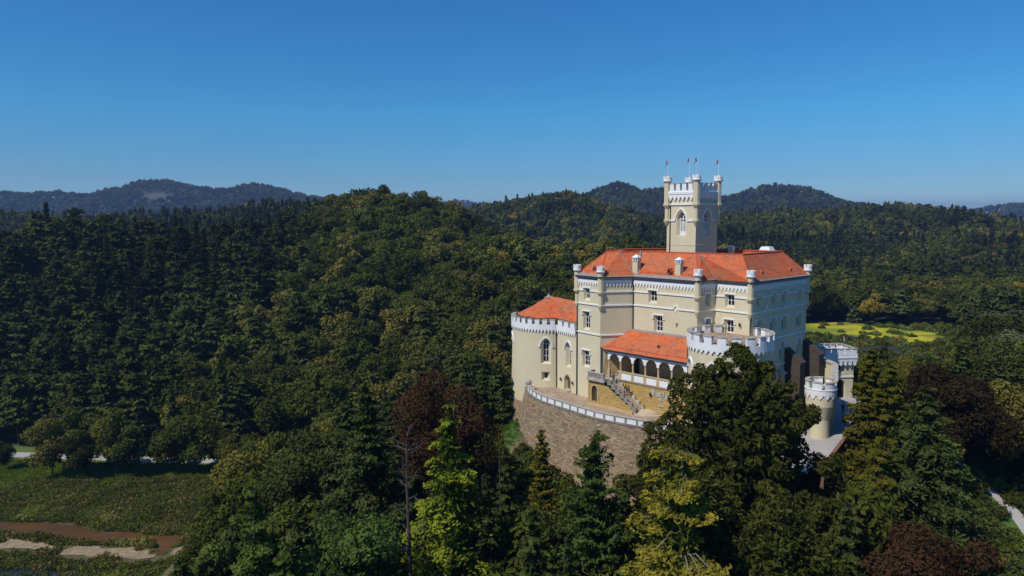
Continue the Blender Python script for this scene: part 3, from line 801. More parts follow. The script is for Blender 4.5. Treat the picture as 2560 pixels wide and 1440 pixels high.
# chimneys and dormers
def chimney(x, y, z0, z1, w=1.0, l_=1.0, rot=0.8, name='chimney', flat=False):
    mb = MB(); c, s = math.cos(rot), math.sin(rot)
    def ring(w_, l2, z): return [(x + (a * w_ * c - b_ * l2 * s) / 2, y + (a * w_ * s + b_ * l2 * c) / 2, z) for a, b_ in ((-1, -1), (1, -1), (1, 1), (-1, 1))]
    if not flat:
        hh = z1 - z0
        mb.hexa(ring(w, l_, z0), ring(w, l_, z0 + hh * .68)); mb.hexa(ring(w * 1.15, l_ * 1.15, z0 + hh * .68), ring(w * 1.15, l_ * 1.15, z0 + hh * .71))
    else:
        hh = z1 - z0; mb.hexa(ring(w, l_, z0), ring(w, l_, z0 + hh * .45))
    o = mb.build(name, PLASTER, castle)
    cap = MB()
    if flat:
        cap.hexa(ring(w * 1.25, l_ * 1.3, z0 + hh * .45), ring(w * .8, l_ * .7, z1))
    else:
        for a, b_ in ((-1, -1), (1, -1), (1, 1), (-1, 1), (0, -1), (0, 1), (-1, 0), (1, 0)):
            px, py = x + (a * w * .44 * c - b_ * l_ * .44 * s), y + (a * w * .44 * s + b_ * l_ * .44 * c)
            cap.box(px - .08, px + .08, py - .08, py + .08, z0 + hh * .71, z0 + hh * .86)
        cap.hexa(ring(w * 1.18, l_ * 1.18, z0 + hh * .86), ring(w * 1.1, l_ * 1.1, z0 + hh * .89))
        cap.hexa(ring(w * 1.05, l_ * 1.05, z0 + hh * .89), ring(w * .3, l_ * .3, z1))
    cap.build('chimney_cap', WHITE, o)
    dk = MB(); dk.hexa(ring(w * .6, l_ * .6, z0 + hh * (.4 if flat else .711)), ring(w * .6, l_ * .6, z0 + hh * (.44 if flat else .859))); dk.build('flue', DARK, o)
chimney(20.75, 115.6, 50.3, 53.75, 1.0, 1.0, 0.8)
chimney(26.5, 109.95, 50.5, 53.6, 0.95, 0.95, 0.8)
chimney(38.3, 121.5, 52.2, 55.0, 0.8, 0.8, 0.8)
chimney(44.3, 120.9, 52.8, 54.75, 1.6, 2.0, 0.7, flat=True)
def dormer(x, y, z, ang):
    mb = MB(); c, s = math.cos(ang), math.sin(ang)
    def T_(a, b_, c_): return (x + a * c - b_ * s, y + a * s + b_ * c, z + c_)
    mb.add([T_(-.35, -.3, -.25), T_(.35, -.3, -.25), T_(0, -.35, .42), T_(0, .75, .42), T_(-.45, -.4, -.28), T_(.45, -.4, -.28), T_(0, -.45, .52), T_(0, .85, .52)],
           [(4, 6, 7), (5, 7, 6), (0, 3, 2), (1, 2, 3)])
    o = mb.build('roof_dormer', RIDGE, castle)
    d = MB(); d.quad(T_(-.33, -.28, -.25), T_(.33, -.28, -.25), T_(0, -.33, .4)); d.build('dormer_opening', DARK, o)
for x, y, z, a_ in ((38.5, 107.55, 51.25, R(42)), (45.2, 113.36, 51.2, R(42)), (14.09, 116.58, 51.3, R(-53)), (25.2, 110.6, 51.3, R(-46))): dormer(x, y, z, a_)
# corner turrets with crown caps
def crown(mb, c, r, z0, z1, n=8):
    h = z1 - z0
    mb.lathe(c, [(r * .72, z0 - .28), (r * 1.12, z0 - .04), (r * 1.16, z0), (r * 1.16, z0 + .09), (r, z0 + .1), (r, z0 + h * .55)], 16)
    for k in range(n):
        a = 2 * math.pi * (k + .5) / n; x0, y0 = c[0] + r * .87 * math.cos(a), c[1] + r * .87 * math.sin(a); w = r * .26
        t = Vector((-math.sin(a), math.cos(a))) * w; q = Vector((math.cos(a), math.sin(a))) * r * .12
        ring = [(x0 - t.x - q.x, y0 - t.y - q.y), (x0 + t.x - q.x, y0 + t.y - q.y), (x0 + t.x + q.x, y0 + t.y + q.y), (x0 - t.x + q.x, y0 - t.y + q.y)]
        mb.hexa([(*p, z0 + h * .55) for p in ring], [(*p, z1) for p in ring])
def corner_turret(parent, c, zs, zcap, ztop, r=0.5, two=True, rc=None):
    mb = MB()
    mb.lathe(c, [(r * .25, zs - .75), (r * .7, zs - .45), (r * 1.05, zs - .3), (r * 1.25, zs - .12), (r * 1.3, zs), (r * 1.3, zs + .12), (r, zs + .14), (r, zcap - .28), (r * .9, zcap - .27)], 8)
    if two:
        z2 = zs - 2.26
        mb.lathe(c, [(r * .2, z2 - .9), (r * .6, z2 - .5), (r * .95, z2 - .12), (r * 1.0, z2), (r * 1.0, z2 + .1), (r * .72, z2 + .12), (r * .72, zs - .7)], 8)
    o = mb.build('corner_turret', PLASTER, parent)
    cm_ = MB(); crown(cm_, c, rc or r * 1.28, zcap, ztop); cm_.build('crown', WHITE, o)
for i, two in ((0, True), (1, True), (3, True), (5, True), (6, True)):
    corner_turret(castle, (W[i].x, W[i].y), 47.6, 51.0, 51.95, 0.5, two)
# ---- tower
T0 = Vector((30.2, 114.6)); TL = T0 + Vector((math.sin(R(-38)), math.cos(R(-38)))) * 6.0; TR = T0 + Vector((math.sin(R(52)), math.cos(R(52)))) * 5.75
TB = TL + (TR - T0)
tower = empty('tower_shaft')
tower.parent = castle
tw = MB(); tt = MB(); tf = MB()
faces_t = [plane_map(T0, TL), plane_map(T0, TR)]
def pm(P, Q, outward):
    P = Vector(P); Q = Vector(Q); e_ = (Q - P).normalized(); n_ = Vector((e_.y, -e_.x))
    if n_.dot(Vector(outward)) < 0: n_ = -n_
    def f(u, z, d=0.0):
        q = P + e_ * u + n_ * d
        return (q.x, q.y, z)
    f.length = (Q - P).length; f.seg = 999.0
    return f
faces_t = [pm(T0, TL, T0 - TR), pm(T0, TR, T0 - TL), pm(TR, TB, TR - T0), pm(TL, TB, TL - T0)]
for i, f in enumerate(faces_t):
    Lf = f.length; c_ = Lf / 2
    h = dict(r=(c_ - 0.95, c_ + 0.95, 56.75, 60.9), arch='pointed', rise=1.75, splay=0.35, depth=0.6, sb=0.1, bar=0.14)
    wall(tw, f, 0, Lf, 50, 64.2, [h])
    # tracery window: white frame with lattice and a solid apron
    fr = MB(); dep = 0.6
    i_ = outline(h, .35, .1); u0 = min(p_[0] for p_ in i_); u1 = max(p_[0] for p_ in i_); inn = outline(h, .35 + .13, .25)
    for k in range(len(i_)):
        k2 = (k + 1) % len(i_); fr.quad(f(*i_[k], -.54), f(*i_[k2], -.54), f(*inn[k2], -.54), f(*inn[k], -.54))
    fbox(fr, f, c_ - .1, c_ + .1, 57, 60.2, -.59, -.53)
    fbox(fr, f, u0, u1, 56.86, 57.55, -.58, -.5)
    fbox(fr, f, u0, u1, 59.0, 59.16, -.585, -.525); fbox(fr, f, u0, u1, 59.55, 59.68, -.585, -.52)
    for s in (-1, 1):
        a0_, a1_ = sorted((c_ + s * .1, c_ + s * (c_ - u0)))
        for k in range(7):
            z0_ = 57.55 + k * .21
            fpath(fr, f, [(a0_, z0_), ((a0_ + a1_) / 2, z0_ + .105), (a1_, z0_ + .21)], .05, -.585, -.55)
            fpath(fr, f, [(a0_, z0_ + .21), ((a0_ + a1_) / 2, z0_ + .105), (a1_, z0_)], .05, -.588, -.555)
    w_ = fr.build('tower_window', FRAME, castle)
    g = MB(); g.quad(*[f(*p_, -.6) for p_ in i_]); g.build('pane', DARK, w_)
    o_ = outline({'r': (c_ - 1.25, c_ + 1.25, 56, 61.35), 'arch': 'pointed', 'rise': 1.6})[2:]
    zsp = o_[0][1]
    part('string_course', lambda m_: fpath(m_, f, [(.3, zsp), (c_ - 1.25, zsp)], .3, 0, .16), WHITE, castle)
    part('string_course', lambda m_: fpath(m_, f, [(c_ + 1.25, zsp), (Lf - .3, zsp)], .3, 0, .16), WHITE, castle)
    part('hood_mould', lambda m_: fpath(m_, f, o_, .24, 0, .17), WHITE, castle)
    part('string_course', lambda m_: fpath(m_, f, [(0.3, 62.05), (Lf - .3, 62.05)], .3, 0, .18), WHITE, castle)
    fpath(tf, f, [(0.0, 55.27), (Lf, 55.27)], .07, 0, .05)
    part('corbel_frieze', lambda m_: frieze(m_, f, .45, Lf - .45, 62.6, 63.25, 63.72, 6, .28), WHITE, castle, 'stuff')
    part('cornice', lambda m_: fbox(m_, f, .45, Lf - .45, 63.72, 64.1, 0, .36), WHITE, castle)
    part('parapet', lambda m_: fbox(m_, f, .45, Lf - .45, 64.1, 64.3, -.25, .22), WHITE, castle)
    k_n = 4; gap = (Lf - .9) / (k_n + .0)
    for k in range(k_n):
        a_ = .45 + gap * k + gap * .18; mm_ = MB(); fbox(mm_, f, a_, a_ + gap * .66, 64.3, 65.45, -.25, .2)
        mo = mm_.build('merlon', WHITE, castle)
        cp = MB(); fbox(cp, f, a_ - .03, a_ + gap * .66 + .03, 65.45, 65.53, -.3, .25); cp.build('coping', COPE, mo)
tw.build('tower_wall', PLASTER, castle); tf.build('joint_band', PLASTER, castle)
fd = MB(); fd.quad(*[(p_.x, p_.y, 64.15) for p_ in (T0, TR, TB, TL)]); fd.build('tower_deck', FLASH, castle)
bpy.data.objects.remove(tower)
for c in (T0, TL, TR, TB):
    mb = MB(); r = .56
    mb.lathe((c.x, c.y), [(r * .3, 61.1), (r * .8, 61.5), (r * 1.2, 61.85), (r * 1.25, 62.15), (r, 62.2), (r, 65.7), (r * .9, 65.72)], 8)
    mb.lathe((c.x, c.y), [(r * .3, 58.5), (r * .75, 58.95), (r * 1.0, 59.2), (r * 1.05, 59.5), (r * .7, 59.55), (r * .7, 61.3)], 8)
    o = mb.build('corner_turret', PLASTER, castle)
    cm_ = MB(); crown(cm_, (c.x, c.y), .7, 65.95, 66.8); cm_.build('crown', WHITE, o)
def pipe(f, u, z0, z1, d=0.12, r=0.07):
    part('downpipe', lambda m_: m_.tube([f(u, z1, d), f(u, z0, d)], r, 6), GUTTER, castle)
pipe(mKF, 0.18, 29.3, 50.0, .14, .08); pipe(mML, 0.2, 41.4, 49.6, .14, .09); pipe(mR, 0.2, 42.4, 49.9, .14, .07)
pipe(faces_t[0], faces_t[0].length - .75, 53.9, 62.6, .12, .08)
an = MB(); an.tube([(38.3, 121.5, 54.6), (38.3, 121.5, 57.6)], .03, 5); an.box(37.9, 38.7, 121.48, 121.52, 57.0, 57.05); an.build('antenna', IRON, castle)
local(castle, (30, 115, 26))

# flagpoles on the tower
def flagpole(c, z0, z1, label, flagh=0.62, wind=Vector((-0.9, -0.35)), pr=0.035):
    t = empty('flagpole', (c[0], c[1], z0), label, 'flag', 'flags flying above the castle')
    mb = MB(); mb.tube([(0, 0, 0), (0, 0, z1 - z0)], pr, 6); mb.build('pole', FRAME, t)
    flag = None
    for k, col in enumerate((FLAGR, FLAGW, FLAGB)):
        m_ = MB(); N = 6; L_ = 0.95
        for j in range(N):
            def P_(s, tt_):
                sag = .65 * s * s * L_ * .7
                return (wind.x * s * L_ * .62 + .04 * math.sin(s * 9), wind.y * s * L_ * .62 + .1 * math.sin(s * 7 + tt_), (z1 - z0) - .05 - tt_ * flagh - sag)
            m_.quad(P_(j / N, k / 3), P_((j + 1) / N, k / 3), P_((j + 1) / N, (k + 1) / 3), P_(j / N, (k + 1) / 3))
        if k == 0: flag = m_.build('flag', col, t)
        else: m_.build('flag_stripe', col, flag)
    return t
FLAGR = plain('flag_red', (0.55, 0.02, 0.03), None, 2, 0.8); FLAGW = plain('flag_white', (0.8, 0.8, 0.8), None, 2, 0.8); FLAGB = plain('flag_blue', (0.02, 0.03, 0.30), None, 2, 0.8)
flagpole((TL.x, TL.y), 66.4, 69.45, 'red white blue flag on the left corner turret of the tower')
flagpole((TB.x, TB.y), 66.4, 70.2, 'red white blue flag on the rear corner turret of the tower')
flagpole((T0.x, T0.y), 66.4, 69.6, 'red white blue flag on the nearest corner turret of the tower')
flagpole((TR.x, TR.y), 66.4, 69.5, 'red white blue flag on the right corner turret of the tower')

# ---- round tower on the left
CT = (7.05, 131.0); RT = 7.0
rt = empty('round_tower', (0, 0, 0), 'round cream tower with white battlements and orange conical roof, left of the keep', 'tower')
def bat(z): return max(0.0, 36 - z) * 0.03 + max(0.0, 26.2 - z) * 0.22
fT = cyl_map(*CT, RT, R(150), bat, 0.75)     # u=0 on the far left, runs towards the camera and to the keep
uend = RT * R(278 - 150)
def uT(px_ang): return RT * (R(px_ang) - R(150))
hw = dict(r=(uT(262) - .95, uT(262) + .95, 33.5, 38.2), arch='pointed', rise=1.5, splay=.38, depth=.7, sb=.35)
hw2 = dict(r=(uT(262) - .75, uT(262) + .75, 30.5, 32.1), splay=.35, depth=.6, sb=.3)
hw3 = dict(r=(uT(186) - .9, uT(186) + .9, 33.5, 38.2), arch='pointed', rise=1.5, splay=.38, depth=.7, sb=.35)
mb = MB(); wall(mb, fT, 0, uend, 26.2, 39.9, [hw, hw2, hw3]); mb.build('wall', PLASTER, rt)
window(rt, fT, hw, 2, 3); window(rt, fT, hw2, 1, 1); window(rt, fT, hw3, 2, 3)
part('hood_mould', lambda m_: arch_mould(m_, fT, hw, .2, .2, .22), WHITE, rt); part('hood_mould', lambda m_: arch_mould(m_, fT, hw3, .2, .2, .22), WHITE, rt)
part('corbel_frieze', lambda m_: frieze(m_, fT, 0, uend, 39.25, 39.85, 40.75, 26, .22), WHITE, rt, 'stuff')
PJ = Vector(fT(uend, 30)[:2]); PK = W[0] - (W[1] - W[0]).normalized() * 0.15
fF = pm(PJ, PK, (-0.8, -0.6))
hf = dict(r=(fF.length / 2 - .2, fF.length / 2 + 1.4, 33.6, 38.1), arch='pointed', rise=1.5, splay=.36, depth=.7, sb=.35)
hd = dict(r=(fF.length / 2 - .35, fF.length / 2 + 1.25, 29.55, 32.3), arch='pointed', rise=1.3, splay=.12, depth=.7, sb=0.0)
mb = MB(); wall(mb, fF, 0, fF.length, 29.0, 39.9, [hf, hd]); mb.build('wall', PLASTER, rt)
window(rt, fF, hf, 2, 3)
mb = MB(); fbox(mb, fF, hd['r'][0] + .12, hd['r'][1] - .12, 29.55, 31.7, -.7, -.62); dr_ = mb.build('door', DOORW, rt)
mb = MB(); mb.quad(*[fF(*p_, -.71) for p_ in outline(hd, .1, 0)]); mb.build('fanlight', GLASS, dr_)
mb = MB(); fpath(mb, fF, outline(hd, -.12)[1:] + [outline(hd, -.12)[0]], .22, -.02, .1); mb.build('door_surround', SAND, rt)
mb = MB(); fbox(mb, fF, hd['r'][0] - .1, hd['r'][1] + .1, 29.3, 29.55, 0, .45); mb.build('door_step', COPE, rt)
part('hood_mould', lambda m_: arch_mould(m_, fF, hf, .18, .18, .22), WHITE, rt); part('corbel_frieze', lambda m_: frieze(m_, fF, .25, fF.length - .1, 39.25, 39.85, 40.75, 9, .22), WHITE, rt, 'stuff')
# merlons with embrasures, stone sills
for f, u0, u1, n_ in ((fT, 0.3, uend - .1, 11), (fF, .35, fF.length, 3)):
    p_ = (u1 - u0) / n_
    for k in range(n_):
        mb = MB(); fbox(mb, f, u0 + p_ * k + .27, u0 + p_ * (k + 1) - .27, 40.75, 41.6, -.35, .22); mo = mb.build('merlon', WHITE, rt)
        mb = MB(); fbox(mb, f, u0 + p_ * k + .2, u0 + p_ * (k + 1) - .2, 41.6, 41.7, -.4, .26); mb.build('coping', COPE, mo)
    mb = MB(); fbox(mb, f, u0, u1, 40.75, 40.8, -.3, .2); mb.build('embrasure_sill', GREY, rt)
    mb = MB(); fbox(mb, f, u0, u1, 40.0, 41.35, -.9, -.8); mb.build('inner_parapet', GREY, rt)
# roof: cone that runs into a ridge against the keep
mb = MB(); ap = (CT[0] - .1, CT[1] - .5, 45.25); N = 30; rr_ = 6.15
ring = [(CT[0] + rr_ * math.cos(R(100 + 178 * k / N)), CT[1] + rr_ * math.sin(R(100 + 178 * k / N)), 41.72) for k in range(N + 1)]
mid = [(CT[0] + 3.1 * math.cos(R(100 + 178 * k / N)), CT[1] - .2 + 3.1 * math.sin(R(100 + 178 * k / N)), 43.3) for k in range(N + 1)]
for k in range(N):
    mb.quad(ring[k], ring[k + 1], mid[k + 1], mid[k]); mb.quad(mid[k], mid[k + 1], ap)
kp = (W[0].x + 2.6, W[0].y + 4.6, 44.6); ke = (W[0].x - .1, W[0].y + .9, 41.72)
mb.quad(ring[-1], ke, kp, ap, mid[-1]); mb.quad(ap, kp, (W[0].x + 6, W[0].y + 10, 41.8), (CT[0] + 4, CT[1] + 5, 41.8)); mb.quad(ap, (CT[0] + 4, CT[1] + 5, 41.8), ring[0], mid[0])
rr2 = mb.build('roof', TILE, rt)
mb = MB(); mb.lathe(ap[:2], [(.75, 44.93), (.3, 45.3), (.05, 45.6)], 12); mb.tube([(ap[0], ap[1], 45.5), (ap[0], ap[1], 47.3)], .025, 5); mb.build('finial', FLASH, rr2)
mb = MB(); mb.tube([tuple(p_) for p_ in ring] + [ke], .09, 6); mb.build('gutter', GUTTER, rr2)
mb = MB(); mb.tube([fF(.1, 39.0, .2), fF(.1, 29.3, .14)], .08, 6); mb.box(*[v for pr in zip([c_ - .12 for c_ in fF(.1, 0, .2)[:2]], [c_ + .12 for c_ in fF(.1, 0, .2)[:2]]) for v in pr], 38.9, 39.3); mb.build('downpipe', GUTTER, rt)
# stone base of the tower
mb = MB(); wall(mb, fT, 0, uend, 14.0, 26.2); mb.build('stone_base', MORTAR, rt)
rubble('base_stones', fT, uT(165), uend, 17, 26.15, RUBBLE, rt, seed=3)
local(rt, (CT[0], CT[1], 22))

# ---- terrace, retaining wall and parapet
CURVE = [(2.4, 124.6), (2.6, 122.2), (2.95, 119.7), (3.75, 117.0), (5.2, 113.9), (7.05, 111.4), (9.3, 108.6), (11.1, 106.2), (12.95, 104.1), (15.7, 101.8), (18.4, 99.95), (21.2, 98.3), (24.5, 97.0), (28.0, 96.2)]
fC = curve_map(CURVE, 29.2, 0.24, 0.6)
_a, _b = Vector(fC(10, 29.2, 0)), Vector(fC(10, 29.2, 1))
if (_b - _a).dot(Vector((-1, -1, 0))) < 0: fC.sgn = -1.0
rw = empty('retaining_wall', (0, 0, 0), 'tall curved battered rubble stone wall carrying the castle terrace', 'wall')
mb = MB(); wall(mb, fC, 0, fC.length, 12, 29.15); mb.build('wall_core', MORTAR, rw)
rubble('rubble_stones', fC, 0.8, fC.length, 15.5, 29.1, RUBBLE, rw, 0.34, 0.55, seed=5)
local(rw, (10, 107, 20))
tp = MB(); poly = [fC(u, 29.3, -.05) for u in cuts(fC, 0.2, fC.length)] + [(32, 104, 29.3), (22, 118, 29.3), (12, 126, 29.3), (6, 126, 29.3)]
tp.v = poly; tp.f = [tuple(range(len(poly)))]
tr = tp.build('terrace_paving', PAVING); tr['kind'] = 'structure'
def fCp(u, z, d=0.0):
    return fC(u, 29.2, d)[:2] + (z,)
fCp.seg = .6; fCp.length = fC.length
pw = empty('terrace_parapet', (0, 0, 0), 'low curved parapet of white panels between grey stone piers round the terrace', 'parapet')
mb = MB(); fbox(mb, fCp, .3, fC.length, 29.16, 29.42, -.42, .16); mb.build('base_ledge', GREY, pw)
mb = MB(); fbox(mb, fCp, .3, fC.length, 30.22, 30.38, -.42, .08); mb.build('coping', COPE, pw)
u = 3.0; first = None
while u < fC.length - .5:
    mb = MB(); fbox(mb, fCp, u, u + .32, 29.42, 30.22, -.36, .05); mb.build('pier', GREY, pw)
    mb = MB(); fbox(mb, fCp, u + .32, min(u + 1.82, fC.length), 29.42, 30.22, -.30, -.02); mb.build('panel', WHITE, pw)
    u += 1.82
mb = MB(); mb.lathe(fCp(3.0, 0, -.2)[:2], [(.5, 30.38), (.62, 30.7), (.5, 31.1), (.2, 31.35)], 10); mb.build('scroll', COPE, pw)
local(pw, (12, 105, 29.3))

# ---- gallery (arcade) with tiled lean-to roof
e_g = Vector((math.sin(R(135.6)), math.cos(R(135.6)))); Q_g = Vector((23.09, 105.2)); P_g = Q_g - e_g * 13
fG = pm(P_g, Q_g, (-.714, -.70)); UC = [2.61, 4.95, 7.37, 9.74, 12.14, 14.56, 17.0]
ga = empty('arcade_gallery', (0, 0, 0), 'six-arched sandstone arcade under an orange lean-to roof in front of the keep', 'arcade')
mb = MB(); holes = [dict(r=(a + .2, b - .2, 36.0, 36.78 + (b - a - .4) / 2), arch='round', splay=0.0, depth=.4, sb=0, open=True) for a, b in zip(UC, UC[1:])]
for h in holes: h['r'] = (h['r'][0], h['r'][1], 36.72, h['r'][3])
wall(mb, fG, 2.42, 17.3, 36.72, 37.95, holes); mb.build('arch_wall', WHITE, ga)
for h in holes:
    mb = MB(); o = outline(h)[2:]
    fpath(mb, fG, [(x, z) for x, z in o], .09, -.42, -.004); mb.build('arch_ring', BROWNST, ga)
mb = MB(); fbox(mb, fG, 2.4, 17.3, 37.95, 38.2, 0.0, .28); fbox(mb, fG, 2.4, 17.3, 38.2, 38.3, 0, .42); mb.build('cornice', CORN, ga)
for u in UC:
    c = fG(u, 0, -.2)[:2]; mb = MB()
    mb.lathe(c, [(.24, 35.08), (.24, 35.16), (.17, 35.22), (.155, 36.5), (.17, 36.52), (.25, 36.66), (.25, 36.72)], 10); mb.build('column', SAND, ga)
mb = MB(); fbox(mb, fG, 1.6, 17.3, 33.55, 33.8, -.1, .16); mb.build('ledge', BROWNST, ga)
mb = MB(); fbox(mb, fG, 4.4, 17.3, 34.92, 35.08, -.4, .06); mb.build('railing_cap', SAND, ga)
for i, u in enumerate(UC):
    mb = MB(); fbox(mb, fG, u - .24, u + .24, 33.8, 34.92 if i else 35.08, -.38, .02); mb.build('pedestal', SAND, ga)
    if 0 < i < 6:
        mb = MB(); fbox(mb, fG, u + .24, UC[i + 1] - .24, 33.8, 34.92, -.32, -.06); mb.build('railing_panel', WHITE, ga)
mb = MB(); fbox(mb, fG, 0.2, 17.3, 33.6, 33.75, -5.2, -.1); mb.build('gallery_floor', COPE, ga)
mb = MB(); wall(mb, fG, 0.1, 18.2, 29.0, 33.56); mb.build('lower_wall', MORTARG, ga)
rubble('lower_wall_stones', fG, 0.1, 18.0, 29.3, 33.5, GOLDST, ga, .4, .8, .035, seed=8)
# back wall skin (ochre plaster) and doorway
fM2 = pm(W[2], W[3], (-.714, -.70))
bk = MB(); bk.quad(fM2(-.4, 33.76, .03), fM2(10.8, 33.76, .03), fM2(10.8, 39.5, .03), fM2(-.4, 39.5, .03)); bk.build('back_wall', OCHRE, ga)
fK2 = pm(W[1], W[2], (.375, -.927))
bk = MB(); bk.quad(fK2(.4, 33.76, .02), fK2(fK2.length, 33.76, .02), fK2(fK2.length, 38.6, .02), fK2(1.2, 38.2, .02)); bk.build('side_wall', OCHRE, ga)
mb = MB(); fbox(mb, fM2, 0.15, 1.55, 33.76, 36.6, .05, .12); mb.build('entrance_door', DARK, ga)
mb = MB(); fbox(mb, fM2, 2.0, 2.9, 35.6, 36.3, .05, .09); mb.build('notice_board', WHITE, ga)
# roof
eL, eR = fG(2.35, 38.33, .45), fG(17.45, 38.33, .45); tR = fM2(10.6, 41.35, .02); tL = fM2(0.0, 41.35, .02); kl = fK2(.1, 38.45, .03)
mb = MB(); N = 1
mb.quad(eL, eR, tR, tL); mb.quad(eL, tL, kl); grf = mb.build('roof', TILE, ga)
mb = MB(); mb.tube([eL, eR], .09, 6); mb.tube([kl, (kl[0] - .1, kl[1] - .1, kl[2] - .1)], .08, 6); mb.build('gutter', GUTTER, grf)
mb = MB()
for k in range(28):
    s = (k + .5) / 28; a3 = Vector(tL).lerp(Vector(tR), s - .016); b3 = Vector(tL).lerp(Vector(tR), s + .016); dn = (Vector(eR) - Vector(tR)).normalized() * .55
    mb.quad(tuple(a3 + Vector((0, 0, .05))), tuple(b3 + Vector((0, 0, .05))), tuple(b3 + dn + Vector((0, 0, .05))), tuple(a3 + dn + Vector((0, 0, .05))))
o = mb.build('lead_sheet', FLASH, grf)
mb = MB(); k = 34
for j in range(k):
    p_ = Vector(eL).lerp(Vector(eR), (j + .5) / k) + (Vector(tR) - Vector(eR)) * .14; mb.box(p_.x - .06, p_.x + .06, p_.y - .06, p_.y + .06, p_.z - .02, p_.z + .16)
o = mb.build('snow_guard', RIDGE, grf); o['kind'] = 'stuff'
mb = MB(); p_ = Vector(eL).lerp(Vector(eR), .66) + (Vector(tR) - Vector(eR)) * .42; ex = e_g * .3; up = (Vector(tR) - Vector(eR)).normalized() * .35
mb.quad(*[tuple(p_ + Vector((ex.x, ex.y, 0)) * a + up * b_ + Vector((0, 0, .1))) for a, b_ in ((-1, -1), (1, -1), (1, 1), (-1, 1))]); mb.build('skylight', GUTTER, grf)
mb = MB(); mb.tube([fK2(.15, 38.3, .12), fK2(.15, 33.8, .12)], .07, 6); mb.build('downpipe', GUTTER, ga)
mb = MB()
for (u0_, u1_, z0_, z1_) in ((11.2, 11.7, 32.3, 33.3), (12.0, 12.9, 32.2, 32.9), (13.0, 13.5, 32.3, 33.1), (13.6, 14.1, 32.0, 32.9), (12.3, 13.4, 30.7, 31.0), (12.4, 13.0, 31.6, 32.0)):
    fbox(mb, fG, u0_, u1_, z0_, z1_, .05, .12)
mb.build('relief_tablet', COPE, ga)
local(ga, (20, 109, 29.3))

# ---- stairs up to the gallery
st = empty('stone_stairway', (0, 0, 0), 'stone stairway with stepped cheek walls rising from the terrace to the arcade', 'stairs')
NS = 23; ub, ut = 9.6, 3.9; zb_, zt_ = 29.8, 33.75
for k in range(NS):
    z1_ = zb_ + (zt_ - zb_) * (k + 1) / NS; ua = ub - (ub - ut) * k / NS; uc = ub - (ub - ut) * (k + 1) / NS
    mb = MB(); fbox(mb, fG, uc - .04, ua, z1_ - .17, z1_, .36, 2.0); mb.build('step', TREAD, st)
mb = MB()
a_ = [(ub, 29.3), (ub, 29.8), (ut, 33.4), (1.3, 33.4), (1.3, 29.3)]
mb.prism([fG(u, z, .36) for u, z in a_], [fG(u, z, 1.98) for u, z in a_]); mb.build('stair_core', DARKST, st)
for side, (d0, d1) in (('o', (2.0, 2.3)), ('i', (.04, .36))):
    nb = 7
    for k in range(nb):
        ua = ub + .25 - (ub - ut) * k / nb; uc = ub + .25 - (ub - ut) * (k + 1) / nb; z1_ = zb_ + (zt_ - zb_) * (k + 1) / nb + .10
        mb = MB(); fbox(mb, fG, uc, ua, z1_ - .75, z1_, d0, d1); mb.build('cheek_block', GREY if side == 'o' else COPE, st)
fS = lambda u, z, d=0.0: fG(u, z, d + 2.28)
fS.seg = 999.0; fS.length = 10
mb = MB(); door = dict(r=(1.0, 2.15, 29.9, 32.6), arch='pointed', rise=1.1, splay=.1, depth=.6, sb=0)
wall(mb, fS, 0.2, 2.9, 29.3, 33.5, [door])
mb.quad(fS(2.9, 29.3), fS(9.8, 29.3), fS(9.8, 29.6), fS(2.9, 33.5)); mb.build('stair_wall', MORTARG, st)
rub = rubble('stair_wall_stones', fS, 2.3, 9.0, 29.4, 33.4, GOLDST, st, .36, .6, .05, seed=9)
me_ = rub.data; 
# drop the stones above the flight
import bmesh
bm = bmesh.new(); bm.from_mesh(me_)
bad = []
for fc in bm.faces:
    c = fc.calc_center_median(); uu = (Vector((c.x, c.y)) - P_g).dot(e_g)
    if c.z > 33.4 - max(0.0, uu - 2.9) * (33.5 - 29.7) / 6.9: bad.append(fc)
bmesh.ops.delete(bm, geom=bad, context='FACES'); bm.to_mesh(me_); bm.free()
mb = MB(); mb.quad(*[fS(*p_, -.6) for p_ in outline(door, .1, 0)]); mb.build('cellar_door', DARK, st)
mb = MB(); fpath(mb, fS, outline(door, -.1)[1:] + [outline(door, -.1)[0]], .2, -.02, .08); mb.build('door_surround', SAND, st)
mb = MB(); fbox(mb, fS, .4, 9.4, 29.3, 29.62, 0, .45); mb.build('stone_bench', SAND, st)
# balcony at the head of the stairs
mb = MB(); fbox(mb, fG, .3, 3.9, 33.4, 33.78, .3, 2.75); mb.build('balcony_floor', COPE, st)
for (u0_, u1_, d0_, d1_) in ((.35, 3.75, 2.5, 2.7), (.35, .5, .9, 2.5), (3.6, 3.75, 2.3, 2.5)):
    mb = MB(); fbox(mb, fG, u0_ - .05, u1_ + .05, 34.7, 34.85, d0_ - .05, d1_ + .05); fbox(mb, fG, u0_, u1_, 33.78, 33.95, d0_, d1_)
    if u1_ - u0_ > 1:
        for k in range(12):
            uu = u0_ + .1 + (u1_ - u0_ - .35) * k / 11; fbox(mb, fG, uu, uu + .12, 33.95, 34.7, d0_ + .03, d1_ - .03)
    else: fbox(mb, fG, u0_, u1_, 33.95, 34.7, d0_, d1_)
    mb.build('balustrade', COPE, st)
# curved steps at the foot
for k in range(3):
    cx, cy = fG(10.3, 0, .1)[:2]; rr_ = 3.0 - k * .42; z1_ = 29.3 + .17 * (k + 1)
    pts = []
    for t in np.linspace(0, 1, 15):
        ang = math.pi * t; pts.append(fG(10.3 + rr_ * .95 * math.cos(ang), 0, .05 + rr_ * .78 * math.sin(ang))[:2])
    mb = MB(); mb.prism([(*p_, z1_ - .17) for p_ in pts], [(*p_, z1_) for p_ in pts]); mb.build('curved_step', TREAD, st)
local(st, (18, 108, 29.3))

